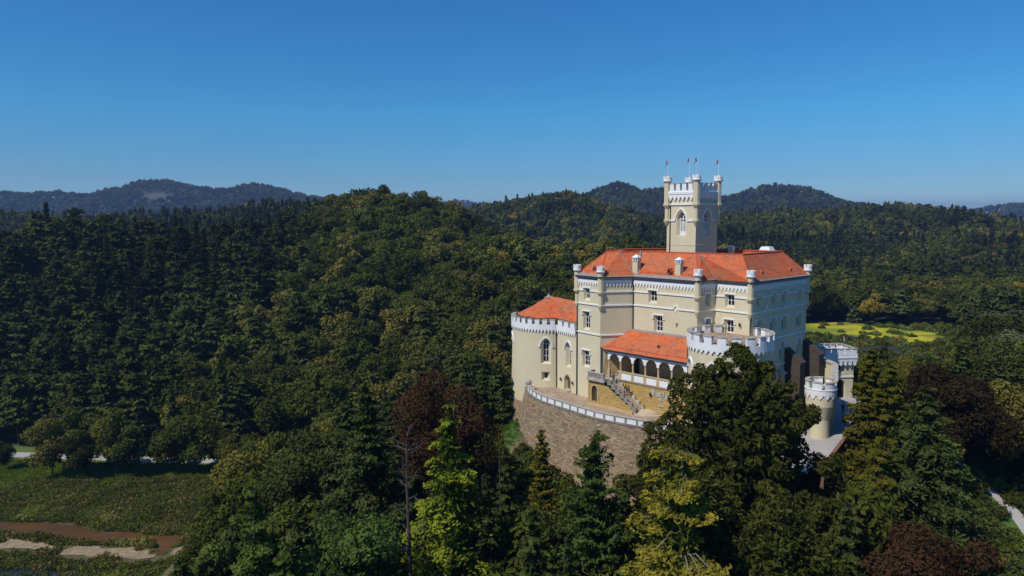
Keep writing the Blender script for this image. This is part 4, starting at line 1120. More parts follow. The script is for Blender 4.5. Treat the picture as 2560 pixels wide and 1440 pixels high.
# ---- bastion
CB = (32.1, 101.3); RB = 5.95
ba = empty('round_bastion', (0, 0, 0), 'large round white-battlemented bastion, half hidden behind the huge dark tree', 'bastion')
fB = cyl_map(*CB, RB, R(100), None, 0.7)
def inside(u):
    x, y, _ = fB(u, 0, 0.3)
    for i in (2, 3, 4, 5):
        a_, b_ = W[i], W[i + 1]
    # skip what lies behind the keep walls
    q = Vector((x, y)); s = []
    poly_ = [(W[1].x, W[1].y), (W[2].x, W[2].y), (W[3].x, W[3].y), (W[4].x, W[4].y), (W[5].x, W[5].y), (W[6].x, W[6].y), (K7.x, K7.y), (K8.x, K8.y)]
    return bool(inpoly(np.array([x]), np.array([y]), poly_)[0])
hbw = dict(r=(RB * R(186 - 100) - .75, RB * R(186 - 100) + .75, 35.2, 39.2), arch='pointed', rise=1.5, splay=.3, depth=.6, sb=.3)
hbw2 = dict(r=(RB * R(230 - 100) - .75, RB * R(230 - 100) + .75, 35.2, 39.2), arch='pointed', rise=1.5, splay=.3, depth=.6, sb=.3)
mb = MB(); wall(mb, fB, 0, fB.length, 20, 41.2, [hbw, hbw2]); mb.build('wall', PLASTER, ba)
window(ba, fB, hbw); window(ba, fB, hbw2)
part('hood_mould', lambda m_: arch_mould(m_, fB, hbw, .2, .2, .22), WHITE, ba); part('hood_mould', lambda m_: arch_mould(m_, fB, hbw2, .2, .2, .22), WHITE, ba)
part('corbel_frieze', lambda m_: frieze(m_, fB, 0, fB.length, 40.6, 41.1, 42.0, 46, .22), WHITE, ba, 'stuff')
n_ = 19; p_ = fB.length / n_
for k in range(n_):
    a_ = k * p_
    if inside(a_ + p_ / 2): continue
    mb = MB(); fbox(mb, fB, a_ + .39, a_ + p_ - .39, 42.0, 43.1, -.38, .22); mo = mb.build('merlon', WHITE, ba)
    mb = MB(); fbox(mb, fB, a_ + .34, a_ + p_ - .34, 43.1, 43.24, -.46, .3); mb.build('coping', COPE, mo)
    mb = MB()
    for s in (0, 1): mb.tube([fB(a_ - .33, 42.06 + .9 * s, -.1), fB(a_ + .33, 42.96 - .9 * s, -.1)], .025, 5)
    mb.build('iron_cross', IRON, ba)
mb = MB(); fbox(mb, fB, 0, fB.length, 41.7, 42.04, -.5, -.0); mb.build('embrasure_sill', COPE, ba)
mb = MB(); mb.lathe(CB, [(5.7, 41.85), (5.7, 42.02)], 48); mb.build('terrace_floor', PAVING, ba)
mb = MB(); q_ = [(W[3].x, W[3].y), (W[4].x, W[4].y), (W[5].x, W[5].y), (W[5].x - .5, W[5].y - 1.5), (W[3].x + .3, W[3].y - 1.8)]; mb.prism([(*p_, 38) for p_ in q_], [(*p_, 42.06) for p_ in q_]); mb.build('terrace_bridge', PAVING, ba)
local(ba, (CB[0], CB[1], 24))
# railing on the bastion terrace by the windows
rl = empty('terrace_railing', (0, 0, 0), 'thin iron railing before the keep windows on the bastion terrace', 'railing')
mb = MB(); ps = [(W[4].x - 1.2, W[4].y - 1.6), (W[5].x - 3.0, W[5].y + .6)]
for k in range(9):
    x, y = ps[0][0] + (ps[1][0] - ps[0][0]) * k / 8, ps[0][1] + (ps[1][1] - ps[0][1]) * k / 8; mb.tube([(x, y, 42.0), (x, y, 43.05)], .018, 4)
for z in (42.55, 43.05): mb.tube([(*ps[0], z), (*ps[1], z)], .02, 4)
mb.build('rail', IRON, rl); local(rl, (32, 105, 42.4))

# ---- buttresses on the shaded side
for u_, w_, zt__, dd in ((11.9, 1.5, 38.6, 2.7), (18.1, 1.6, 39.2, 2.9)):
    bt = empty('buttress', mR(u_, 24, 0), 'dark stone %s buttress with sloping cap on the shaded side of the keep' % ('nearer' if u_ < 15 else 'farther'), 'buttress')
    pts = [(0.02, 22), (dd, 22), (dd, zt__ - 1.9), (0.02, zt__)]
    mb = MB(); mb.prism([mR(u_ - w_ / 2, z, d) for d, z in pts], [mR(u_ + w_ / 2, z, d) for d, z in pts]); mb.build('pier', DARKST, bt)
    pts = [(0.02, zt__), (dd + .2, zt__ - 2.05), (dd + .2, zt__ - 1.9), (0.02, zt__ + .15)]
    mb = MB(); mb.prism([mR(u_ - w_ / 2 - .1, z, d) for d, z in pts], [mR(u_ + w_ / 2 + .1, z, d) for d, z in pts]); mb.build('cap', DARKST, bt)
    local(bt, mR(u_, 24, 0))
pi = empty('gate_pier', (0, 0, 0), 'tan stone pier with small pyramid cap between bastion and shaded wall', 'pier')
c = mR(4.6, 0, 3.0); mb = MB(); mb.box(c[0] - .35, c[0] + .35, c[1] - .35, c[1] + .35, 26, 36.2); mb.build('shaft', SAND, pi)
mb = MB(); mb.add([(c[0] - .7, c[1] - .7, 36.2), (c[0] + .7, c[1] - .7, 36.2), (c[0] + .7, c[1] + .7, 36.2), (c[0] - .7, c[1] + .7, 36.2), (c[0], c[1], 36.9)], [(3, 2, 1, 0), (0, 1, 4), (1, 2, 4), (2, 3, 4), (3, 0, 4)]); mb.build('cap', COPE, pi); local(pi, (c[0], c[1], 26))

# ---- small watch turret
CW = (45.4, 100.4)
wt = empty('watch_turret', (0, 0, 0), 'slim round cream turret flaring to white battlements beside the gate ramp', 'turret')
mb = MB(); mb.lathe(CW, [(1.75, 20), (1.5, 25.5), (1.38, 27.6), (1.38, 30.3), (1.7, 31.4), (2.03, 32.4), (2.08, 34.4)], 32); mb.build('shaft', PLASTER, wt)
fW = cyl_map(*CW, 2.08, 0, None, .45)
part('corbel_frieze', lambda m_: frieze(m_, fW, 0, fW.length, 33.5, 34.1, 34.85, 14, .12), WHITE, wt, 'stuff'); part('string_course', lambda m_: fbox(m_, fW, 0, fW.length, 34.85, 34.95, -.3, .18), WHITE, wt)
n_ = 7; p_ = fW.length / n_
for k in range(n_):
    mb = MB(); fbox(mb, fW, k * p_ + .28, (k + 1) * p_ - .28, 34.95, 35.9, -.4, .08); mo = mb.build('merlon', WHITE, wt)
    mb = MB(); fbox(mb, fW, k * p_ + .22, (k + 1) * p_ - .22, 35.9, 36.08, -.46, .14); mb.build('coping', COPE, mo)
    mb = MB()
    for s in (0, 1): mb.tube([fW(k * p_ - .26, 35.0 + .8 * s, -.1), fW(k * p_ + .26, 35.8 - .8 * s, -.1)], .025, 5)
    mb.build('iron_cross', IRON, wt)
mb = MB(); mb.lathe(CW, [(1.85, 34.7), (1.85, 34.92)], 24); mb.build('deck', COPE, wt)
local(wt, (CW[0], CW[1], 24))

# ---- gate tower
GF0, GF1 = Vector((58.9, 125.9)), Vector((62.9, 126.2))
gt = empty('gate_tower', (0, 0, 0), 'square cream gatehouse with overhanging white battlements at the far right of the castle', 'gatehouse')
gd = Vector((-0.07, 1.0)).normalized(); gw = (GF1 - GF0).normalized()
A0, A1 = GF0 - gw * .6, GF1; A2, A3 = A1 + gd * 4.6, A0 + gd * 4.6
cg = (A0 + A1 + A2 + A3) / 4
gmb = MB(); gtr = MB()
fg = pm(A0, A1, (0, -1)); gh = dict(r=(1.75, 2.8, 31.2, 32.7), splay=.22, depth=.5, sb=.28); gate = dict(r=(1.3, 3.2, 26.0, 30.0), arch='pointed', rise=1.2, splay=.15, depth=.9, sb=0)
wall(gmb, fg, 0, fg.length, 22, 33.4, [gh, gate])
for a_, b_, o_ in ((A1, A2, (1, 0)), (A2, A3, (0, 1)), (A3, A0, (-1, 0))):
    ff = pm(a_, b_, o_); wall(gmb, ff, 0, ff.length, 22, 33.4)
gmb.build('wall', PLASTER, gt); window(gt, fg, gh, 1, 1)
mb = MB(); mb.quad(*[fg(*p_, -.9) for p_ in outline(gate, .15, 0)]); mb.build('gate_passage', DARK, gt)
mb = MB()
for k in range(7):
    uu = 1.5 + k * .25; mb.tube([fg(uu, 26.0, -.3), fg(uu, 29.0 + .5 * math.sin((k + .5) / 7 * 3.14), -.3)], .03, 4)
for z in (27, 28): mb.tube([fg(1.4, z, -.3), fg(3.1, z, -.3)], .03, 4)
mb.build('iron_gate', IRON, gt)
mb = MB(); fbox(mb, fg, 0, fg.length, 30.35, 30.6, 0, .15); mb.build('string_course', WHITE, gt)
OV = 1.0
B0, B1, B2, B3 = A0 - gw * OV - gd * .5, A1 + gw * .35 - gd * .5, A2 + gw * .35 + gd * .4, A3 - gw * OV + gd * .4
fs_ = [(pm(B0, B1, (0, -1)), 7), (pm(B1, B2, (1, 0)), 5), (pm(B2, B3, (0, 1)), 7), (pm(B3, B0, (-1, 0)), 5)]
ub_ = MB(); ub_.prism([(p_.x, p_.y, 33.35) for p_ in (B0, B1, B2, B3)], [(p_.x, p_.y, 33.9) for p_ in (B0, B1, B2, B3)])
ub_.build('overhang', WHITE, gt)
for ff, n_ in fs_:
    mb = MB(); p_ = ff.length / n_
    for k in range(n_):
        a_ = [(k * p_ + .12, 33.35), ((k + 1) * p_ - .12, 33.35), ((k + 1) * p_ - .2, 32.7), ((k + .5) * p_, 32.5), (k * p_ + .2, 32.7)]
        mb.prism([ff(x, z, -.4) for x, z in a_], [ff(x, z, -.02) for x, z in a_])
    o = mb.build('corbel_row', WHITE, gt)
    mb = MB(); fbox(mb, ff, 0, ff.length, 33.9, 34.1, -.4, .1); fbox(mb, ff, 0, ff.length, 34.1, 34.75, -.35, 0.03); mb.build('parapet', WHITE, gt)
    n2 = 5 if n_ == 7 else 4; p_ = ff.length / n2
    for k in range(n2):
        mb = MB(); fbox(mb, ff, k * p_ + .18, (k + 1) * p_ - .18, 34.75, 35.5, -.35, .03); mo = mb.build('merlon', WHITE, gt)
        mb = MB(); fbox(mb, ff, k * p_ + .12, (k + 1) * p_ - .12, 35.5, 35.62, -.5, .1); mb.build('coping', COPE, mo)
mb = MB(); mb.quad(*[(p_.x, p_.y, 34.0) for p_ in (B0, B1, B2, B3)]); mb.build('deck', COPE, gt)
mb = MB()
for k in range(10):
    a_ = 2 * math.pi * k / 10; mb.prism([fg(.75, 31.7, .0), fg(.75 + .5 * math.cos(a_), 31.7 + .55 * math.sin(a_), 0), fg(.75 + .5 * math.cos(a_ + .45), 31.7 + .55 * math.sin(a_ + .45), 0)], [fg(.75, 31.7, .12), fg(.75 + .5 * math.cos(a_), 31.7 + .55 * math.sin(a_), .08), fg(.75 + .5 * math.cos(a_ + .45), 31.7 + .55 * math.sin(a_ + .45), .08)])
mb.build('coat_of_arms', SAND, gt)
mb = MB(); mb.box(A1.x - .1, A1.x + .25, A1.y - .25, A1.y + 4, 22, 26.8); mb.build('brick_base', BRICKM, gt)
local(gt, (cg.x, cg.y, 24))
gt.location = (cg.x - 1.95, cg.y - 4.0, 24.95)
flagpole((cg.x - 1.1, cg.y - 5.4), 34.95, 38.6, 'red and white flag standing on the gatehouse roof', .9, Vector((.25, .0)), .04)

# ---- rampart wall from the keep to the turret
rp = empty('rampart_wall', (0, 0, 0), 'curved cream rampart wall stepping down between the gatehouse and the round turret', 'wall')
RP = [((51.8, 117.5), 36.2), ((53.0, 112.5), 35.7), ((49.6, 105.2), 34.6), ((46.9, 101.9), 34.2)]
for (a_, za), (b_, zb2) in zip(RP, RP[1:]):
    a_ = Vector(a_); b_ = Vector(b_); ee = (b_ - a_).normalized(); nn = Vector((-ee.y, ee.x)) * .35
    mb = MB(); mb.hexa([(*(a_ - nn), 22), (*(b_ - nn), 22), (*(b_ + nn), 22), (*(a_ + nn), 22)], [(*(a_ - nn), za), (*(b_ - nn), zb2), (*(b_ + nn), zb2), (*(a_ + nn), za)]); mb.build('wall', PLASTER, rp)
    nn = nn * 1.5
    mb = MB(); mb.hexa([(*(a_ - nn), za), (*(b_ - nn), zb2), (*(b_ + nn), zb2), (*(a_ + nn), za)], [(*(a_ - nn), za + .2), (*(b_ - nn), zb2 + .2), (*(b_ + nn), zb2 + .2), (*(a_ + nn), za + .2)]); mb.build('coping', COPE, rp)
local(rp, (53, 113, 24))

# ramp, brick kerb wall, low pillar
def rz(x, y): return float(np.interp(y, [88, 92, 95, 99, 104, 122], [25.4, 26.2, 26.9, 27.5, 27.7, 27.5]))
RAMP = [(59.3, 124), (58.6, 119), (55.3, 112.3), (50.9, 106.3), (46.9, 101.2), (43.4, 96.8), (39.5, 92.6), (35, 90)]
strip('castle_ramp', RAMP, 5.8, ASPH, 0.0, zfun=lambda x, y: rz(x, y) + .1)
def lowwall(name, pts, h, w, mat, label, cat, zf):
    t = empty(name, (*pts[0], zf(*pts[0])), label, cat); mb = MB()
    for a_, b_ in zip(pts, pts[1:]):
        a2, b2 = Vector(a_), Vector(b_); ee = (b2 - a2).normalized(); nn = Vector((-ee.y, ee.x)) * w / 2
        mb.hexa([(*(a2 - nn), zf(*a2) - 2.5), (*(b2 - nn), zf(*b2) - 2.5), (*(b2 + nn), zf(*b2) - 2.5), (*(a2 + nn), zf(*a2) - 2.5)], [(*(a2 - nn), zf(*a2) + h), (*(b2 - nn), zf(*b2) + h), (*(b2 + nn), zf(*b2) + h), (*(a2 + nn), zf(*a2) + h)])
    mb.build('wall', mat, t); local(t, (*pts[0], zf(*pts[0]))); return t
lowwall('brick_kerb_wall', [(62.5, 123), (61.6, 117.5), (57.8, 110.2), (53.3, 104.2), (48.9, 99.2), (45.6, 95.2), (41.6, 90.6)], .55, .5, BRICKM, 'low red brick wall along the outer edge of the ramp', 'wall', rz)
mb = MB(); mb.box(52.3, 53.6, 106.2, 107.0, 27.4, 28.9); t = empty('stone_block', (53, 106.6, 27.6), 'pale stone block with red end beside the ramp', 'pillar'); mb.build('block', COPE, t)
mb = MB(); mb.box(51.95, 52.3, 106.1, 107.1, 27.4, 28.7); mb.build('red_end', plain('red_paint', (.45, .05, .03), None, 2, .6), t); local(t, (53, 106.6, 27.6))
strip('park_path', [(68.2, 82), (69.0, 88), (69.2, 92), (68.4, 95.5), (66.9, 99.5), (65, 104)], 1.9, ROADM, 0.15)
strip('foot_path', [(8.2, 103.2), (7.2, 100), (7.5, 94.7), (7.8, 86)], 1.1, GRAVEL, 0.15)

# wall lanterns
lan = []
for f, u_, z_, lb in ((fF, hd['r'][0] - 1.05, 31.2, 'dark lantern left of the small pointed door'), (fF, hd['r'][1] + .95, 31.2, 'dark lantern right of the small pointed door'), (fG, 11.0, 32.4, 'dark lantern on the golden wall under the arcade'), (fG, 14.4, 32.4, 'dark lantern on the golden wall near the tree'), (mS3, 4.5, 43.6, 'dark lantern beside the door on the bastion terrace')):
    c = f(u_, z_, .3); t = empty('wall_lantern', c, lb, 'lantern', 'lanterns on the castle walls')
    mb = MB(); mb.lathe((0, 0), [(.06, -.35), (.14, -.1), (.16, .15), (.03, .3)], 8); mb.build('lamp_case', IRON, t)
    w0 = f(u_, z_, .0); mb = MB(); mb.tube([(0, 0, -.3), (w0[0] - c[0], w0[1] - c[1], -.35)], .03, 5); mb.build('bracket', IRON, t)

# ================================================================== PEOPLE
def skin_obj(name, V, Ed, rad, mat, parent, sub=1):
    me = bpy.data.meshes.new(name); me.from_pydata(V, Ed, []); me.materials.append(mat)
    o = bpy.data.objects.new(name, me); COL.objects.link(o); o.parent = parent
    md = o.modifiers.new('skin', 'SKIN')
    if not me.skin_vertices:
        bm = bmesh.new(); bm.from_mesh(me); bm.verts.layers.skin.verify(); bm.to_mesh(me); bm.free()
    for i, r in enumerate(rad): me.skin_vertices[0].data[i].radius = (r, r) if not hasattr(r, '__len__') else r
    me.skin_vertices[0].data[0].use_root = True
    s = o.modifiers.new('sub', 'SUBSURF'); s.levels = sub; s.render_levels = sub
    return o
def person(loc, rz_, h, shirt, legs, hair, label, step=.25, pack=None):
    t = empty('person', loc, label, 'person', rz=rz_); k = h / 1.75
    V = [(0, 0, .95), (0, 0, 1.15), (0, 0.01, 1.4), (0, 0, 1.5), (0, -.01, 1.58), (0, -.02, 1.68),
         (.1, 0, .92), (.11, -step * .5, .5), (.11, -step * .35, .08), (.11, -step * .35 - .12, .03),
         (-.1, 0, .92), (-.11, -step * .1, .52), (-.11, step * .7, .1), (-.11, step * .7 - .1, .05),
         (.2, 0, 1.4), (.25, .06, 1.12), (.24, -.08, .9), (-.2, 0, 1.4), (-.25, -.06, 1.12), (-.22, -.2, .95)]
    Ed = [(0, 1), (1, 2), (2, 3), (3, 4), (4, 5), (0, 6), (6, 7), (7, 8), (8, 9), (0, 10), (10, 11), (11, 12), (12, 13), (2, 14), (14, 15), (15, 16), (2, 17), (17, 18), (18, 19)]
    rad = [.13, .12, .12, .055, .09, .085, .09, .06, .045, .04, .09, .06, .045, .04, .055, .042, .035, .055, .042, .035]
    V = [(a * k, b_ * k, c * k) for a, b_, c in V]; rad = [r * k for r in rad]
    skin_obj('body', V, Ed, rad, SKIN, t)
    sV = [V[i] for i in (0, 1, 2, 14, 17, 15, 18)]
    skin_obj('shirt', sV, [(0, 1), (1, 2), (2, 3), (2, 4), (3, 5), (4, 6)], [r * k for r in (.155, .15, .15, .075, .075, .065, .065)], shirt, t)
    lV = [V[i] for i in (0, 6, 7, 8, 10, 11, 12)]
    skin_obj('trousers', lV, [(0, 1), (1, 2), (2, 3), (0, 4), (4, 5), (5, 6)], [r * k for r in (.145, .105, .075, .06, .105, .075, .06)], legs, t)
    mb = MB(); mb.lathe((0, .02 * k), [(.02, 1.6 * k), (.1 * k, 1.62 * k), (.112 * k, 1.7 * k), (.08 * k, 1.78 * k), (.01, 1.8 * k)], 10); mb.build('hair', hair, t)
    if pack:
        mb = MB(); mb.hexa([(-.14 * k, .12 * k, 1.08 * k), (.14 * k, .12 * k, 1.08 * k), (.13 * k, .27 * k, 1.1 * k), (-.13 * k, .27 * k, 1.1 * k)], [(-.13 * k, .12 * k, 1.42 * k), (.13 * k, .12 * k, 1.42 * k), (.11 * k, .24 * k, 1.42 * k), (-.11 * k, .24 * k, 1.42 * k)]); mb.build('backpack', pack, t)
    return t
SKIN = plain('skin', (.45, .27, .19), None, 2, .7); HAIRD = plain('dark_hair', (.02, .013, .01), None, 2, .7)
C_Y = plain('yellow_cloth', (.75, .60, .03), None, 3, .9); C_P = plain('pale_pink_cloth', (.62, .48, .50), None, 3, .9); C_D = plain('dark_cloth', (.05, .04, .06), None, 3, .9)
C_B = plain('brown_cloth', (.22, .12, .07), None, 3, .9); C_G = plain('grey_cloth', (.25, .24, .26), None, 3, .9); C_R = plain('red_cloth', (.4, .08, .06), None, 3, .9)
hdg = math.atan2(-e_g.x, e_g.y) + math.pi    # facing up the stairs (towards -u)
def stz(u): 
    k = min(NS, max(0, math.ceil((ub - u) / (ub - ut) * NS))); return zb_ + (zt_ - zb_) * k / NS
for u_, d_, h_, a_ in ((4.6, 1.25, 1.72, (C_G, C_D, HAIRD, 'person in grey with dark backpack near the top of the stairs', .3, C_D)),
                       (6.6, .75, 1.78, (C_Y, C_D, HAIRD, 'person in yellow shirt climbing the stone stairs', .3, None)),
                       (6.9, 1.5, 1.3, (C_P, C_R, plain('fair_hair', (.3, .2, .1), None, 2, .8), 'child in pale pink top climbing beside the yellow shirt', .25, None)),
                       (7.35, .8, 1.6, (C_B, C_B, HAIRD, 'person in brown clothes behind the yellow shirt on the stairs', .3, None))):
    x, y, _ = fG(u_, 0, d_); person((x, y, stz(u_)), hdg, h_, *a_)
person((54.2, 111.6, rz(54.2, 111.6) + .12), 2.4, 1.75, C_D, C_D, HAIRD, 'person in dark clothes walking on the shaded ramp', .35)

# ================================================================== VEGETATION
def leaf_mesh(name, C, N, S, T, mat, asp=1.0):
    """C centres, N facing, S sizes, T tint per leaf clump"""
    n = len(C); N = N / np.maximum(1e-6, np.linalg.norm(N, axis=1, keepdims=True))
    A = np.cross(N, RNG.normal(size=(n, 3))); A /= np.maximum(1e-6, np.linalg.norm(A, axis=1, keepdims=True)); B = np.cross(N, A)
    S = S[:, None]
    j = lambda: RNG.uniform(.65, 1.25, (n, 1))
    P = np.stack([C - A * S * j() * asp * 1.2, C - B * S * j() * .5 + A * S * .25 + N * S * .25, C + A * S * j() * asp * 1.2, C + B * S * j() * .5 - A * S * .2 - N * S * .2], 1)
    me = bpy.data.meshes.new(name); me.vertices.add(4 * n); me.vertices.foreach_set('co', P.astype(np.float32).ravel())
    me.loops.add(4 * n); me.loops.foreach_set('vertex_index', np.arange(4 * n)); me.polygons.add(n); me.polygons.foreach_set('loop_start', np.arange(0, 4 * n, 4))
    me.update(calc_edges=True)
    a = me.attributes.new('tint', 'FLOAT', 'FACE'); a.data.foreach_set('value', T.astype(np.float32))
    me.materials.append(mat); return me
def trunk_mesh(name, h, r, limbs, mat, zlo=-1.0):
    mb = MB(); pts = [(0, 0, zlo)]; x = y = 0
    for k in range(1, 6): x += RNG.normal() * .03 * h / 5; y += RNG.normal() * .03 * h / 5; pts.append((x, y, h * k / 5))
    mb.tube(pts, [r * (1.25 if k == 0 else (1 - k / 5.6)) for k in range(6)], 7)
    for (s, tip) in limbs:
        i = s * 5; a = Vector(pts[min(5, int(i))]).lerp(Vector(pts[min(5, int(i) + 1)]), i - int(i)); tip = Vector(tip)
        mb.tube([a, a.lerp(tip, .5) + Vector((0, 0, .03 * h)), tip], [r * .4 * (1.1 - s), r * .25 * (1.1 - s), r * .06], 5)
    return mb.mesh(name, mat)
def broadleaf(name, h, cr, n, ls, mat, lobes=22, bottom=.22, tall=1.0, pointy=0.0, lobe_r=(.28, .45), bark=None):
    cz = h * (bottom + 1) / 2; hh = h * (1 - bottom) / 2
    LC = []; LR = []
    for k in range(lobes):
        d = RNG.normal(size=3); d /= np.linalg.norm(d)
        if d[2] < -.45: d[2] *= -.4
        q = RNG.uniform(.55, .86) if k > 3 else RNG.uniform(0, .4)
        taper = 1 - pointy * max(0, d[2])
        LC.append([d[0] * cr * q * taper, d[1] * cr * q * taper, cz + d[2] * hh * q]); LR.append(cr * RNG.uniform(*lobe_r) * (1 - .45 * pointy * max(0, d[2])))
    LC = np.array(LC); LR = np.array(LR)
    w = LR ** 2; idx = RNG.choice(lobes, int(n * 1.9), p=w / w.sum())
    D = RNG.normal(size=(len(idx), 3)); D[:, 2] += .3; D /= np.linalg.norm(D, axis=1, keepdims=True)
    rr = LR[idx] * (1 - .35 * RNG.random(len(idx)) ** 2)
    C = LC[idx] + D * rr[:, None] * np.array([1, 1, .8 * tall])
    depth = np.min(np.linalg.norm(C[:, None, :] - LC[None], axis=2) / LR[None], axis=1)
    C, D, idx, depth = [a[depth > .62][:n] for a in (C, D, idx, depth)]
    C = C + RNG.normal(size=C.shape) * (LR[idx] * .13)[:, None]
    lob_t = RNG.random(lobes)
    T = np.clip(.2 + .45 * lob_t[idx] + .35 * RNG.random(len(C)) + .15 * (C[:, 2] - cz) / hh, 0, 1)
    N = D + RNG.normal(size=D.shape) * .55 + np.array([0, 0, .3])
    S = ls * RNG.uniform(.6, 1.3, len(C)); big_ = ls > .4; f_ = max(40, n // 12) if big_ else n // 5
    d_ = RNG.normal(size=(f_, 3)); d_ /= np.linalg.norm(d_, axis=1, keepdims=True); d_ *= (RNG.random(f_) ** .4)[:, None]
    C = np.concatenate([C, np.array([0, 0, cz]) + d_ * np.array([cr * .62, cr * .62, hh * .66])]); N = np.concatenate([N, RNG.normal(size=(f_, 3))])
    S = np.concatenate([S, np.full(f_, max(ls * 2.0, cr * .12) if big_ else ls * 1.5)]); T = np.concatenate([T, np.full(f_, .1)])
    crown_ = leaf_mesh(name, C, N, S, T, mat)
    limbs = [(RNG.uniform(.35, .8), tuple(LC[k] * np.array([.8, .8, 1]))) for k in range(0, lobes, 5)]
    return crown_, trunk_mesh(name + '_trunk', h * .7, max(.12, h * .014), limbs, bark or BARK)
def conifer(name, h, r, n, ls, mat, whorls=26, per=8, bottom=.08, power=.85, droop=.25, gap=0.0, spread=.28, tipt=.5, irregular=.25, bark=None, topw=.09, upturn=0.0):
    Cs, Ns, Ts, Ss = [], [], [], []; limbs = []
    tot = []
    for w in range(whorls):
        s = (w + RNG.random() * .6) / whorls; z = h * (bottom + (1 - bottom) * s)
        L0 = r * max(topw, (1 - s) ** power)
        for k in range(per):
            if RNG.random() < gap: continue
            tot.append((z, L0 * RNG.uniform(1 - irregular, 1 + irregular * .6), RNG.uniform(0, 2 * math.pi), s))
    Ls = np.array([t[1] for t in tot]); m = np.maximum(9, (n * Ls ** 1.15 / np.sum(Ls ** 1.15))).astype(int)
    for (z, L, a, s), c in zip(tot, m):
        t = RNG.random(c) ** .65; side = RNG.normal(size=c) * spread * L * (.25 + .75 * np.sin(np.pi * np.clip(t, .05, .95))) * .6
        rad = t * L; zz = z - droop * L * t ** 1.6 + upturn * L * t ** 3 + RNG.normal(size=c) * .035 * L - np.abs(side) * .25
        ca, sa = math.cos(a), math.sin(a)
        Cs.append(np.stack([rad * ca - side * sa, rad * sa + side * ca, zz], 1))
        Ns.append(np.stack([ca * .35 + RNG.normal(size=c) * .4, sa * .35 + RNG.normal(size=c) * .4, .8 + RNG.normal(size=c) * .3], 1))
        bt = RNG.random()
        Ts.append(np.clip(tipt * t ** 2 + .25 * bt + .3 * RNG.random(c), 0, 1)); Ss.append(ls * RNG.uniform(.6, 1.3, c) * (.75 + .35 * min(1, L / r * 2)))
        if len(limbs) < 60 and RNG.random() < .5: limbs.append((min(.98, z / h), (L * .75 * ca, L * .75 * sa, z - droop * L * .6)))
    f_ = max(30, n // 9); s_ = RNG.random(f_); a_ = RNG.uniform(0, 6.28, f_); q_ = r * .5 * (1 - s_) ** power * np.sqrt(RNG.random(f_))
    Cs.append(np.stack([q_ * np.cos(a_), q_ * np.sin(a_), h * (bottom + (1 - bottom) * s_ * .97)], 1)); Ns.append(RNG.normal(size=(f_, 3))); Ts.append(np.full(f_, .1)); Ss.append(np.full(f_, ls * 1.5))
    crown_ = leaf_mesh(name, np.concatenate(Cs), np.concatenate(Ns), np.concatenate(Ss), np.concatenate(Ts), mat, 1.15)
    return crown_, trunk_mesh(name + '_trunk', h * .97, h * .014 + .06, limbs, bark or BARK)

VP = np.array([CAM.x, CAM.y, CAM.z])
def place_tree(kind, meshes, x, y, s, rz_, label, cat='tree', group=None, z=None, sz=None):
    t = empty(kind, (x, y, hz(x, y) if z is None else z), label, cat, group, rz_)
    t.scale = (s, s, sz or s)
    for nm, me_ in (('crown', meshes[0]), ('trunk', meshes[1])):
        o = bpy.data.objects.new(nm, me_); COL.objects.link(o); o.parent = t
    return t
def zpix(py, Y, X=0.0):   # height of what is seen at image row py at distance Y
    b_ = (py - 720) / 1740.0
    return 60 + Y * (-b_ * math.cos(PITCH) - math.sin(PITCH)) / (math.cos(PITCH) - b_ * math.sin(PITCH))
def xpix(px, py, Y):
    a_, b_ = (px - 1280) / 1740.0, (py - 720) / 1740.0
    return Y * a_ / (math.cos(PITCH) - b_ * math.sin(PITCH))
HEROES = []
def hero(kind, px, py, Y, gen, label, sink=0.0, rz_=None, **k):
    """tree whose top stands at the given row; its height follows from the ground"""
    x = xpix(px, py, Y); g = hz(x, Y); top = zpix(py, Y); h = top - g
    if h < 2: h = 2
    ms = gen(kind + '_crown', h=h, **k)
    HEROES.append((x, Y, k.get('r', k.get('cr', 3))))
    return place_tree(kind, ms, x, Y, 1.0, RNG.uniform(0, 6.28) if rz_ is None else rz_, label, z=g)
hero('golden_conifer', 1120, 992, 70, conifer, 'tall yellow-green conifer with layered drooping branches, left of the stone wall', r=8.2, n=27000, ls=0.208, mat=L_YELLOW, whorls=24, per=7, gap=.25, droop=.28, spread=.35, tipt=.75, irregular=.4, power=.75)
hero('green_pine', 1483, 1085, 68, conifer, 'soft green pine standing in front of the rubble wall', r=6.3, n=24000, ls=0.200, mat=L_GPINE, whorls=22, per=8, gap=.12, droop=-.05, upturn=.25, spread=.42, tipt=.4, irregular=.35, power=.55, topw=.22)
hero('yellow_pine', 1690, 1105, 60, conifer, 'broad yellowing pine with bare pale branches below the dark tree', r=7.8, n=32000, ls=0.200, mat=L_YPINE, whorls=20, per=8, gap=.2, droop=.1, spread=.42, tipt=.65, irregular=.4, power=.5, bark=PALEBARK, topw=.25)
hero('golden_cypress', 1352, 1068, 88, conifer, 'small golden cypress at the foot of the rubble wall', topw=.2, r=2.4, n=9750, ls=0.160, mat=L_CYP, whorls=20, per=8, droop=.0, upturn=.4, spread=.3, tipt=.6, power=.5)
hero('golden_cypress', 1608, 1108, 82, conifer, 'slim dark golden cypress against the right end of the rubble wall', topw=.25, r=1.9, n=5250, ls=0.160, mat=L_CYP, whorls=18, per=8, droop=.0, upturn=.4, spread=.3, tipt=.3, power=.5)
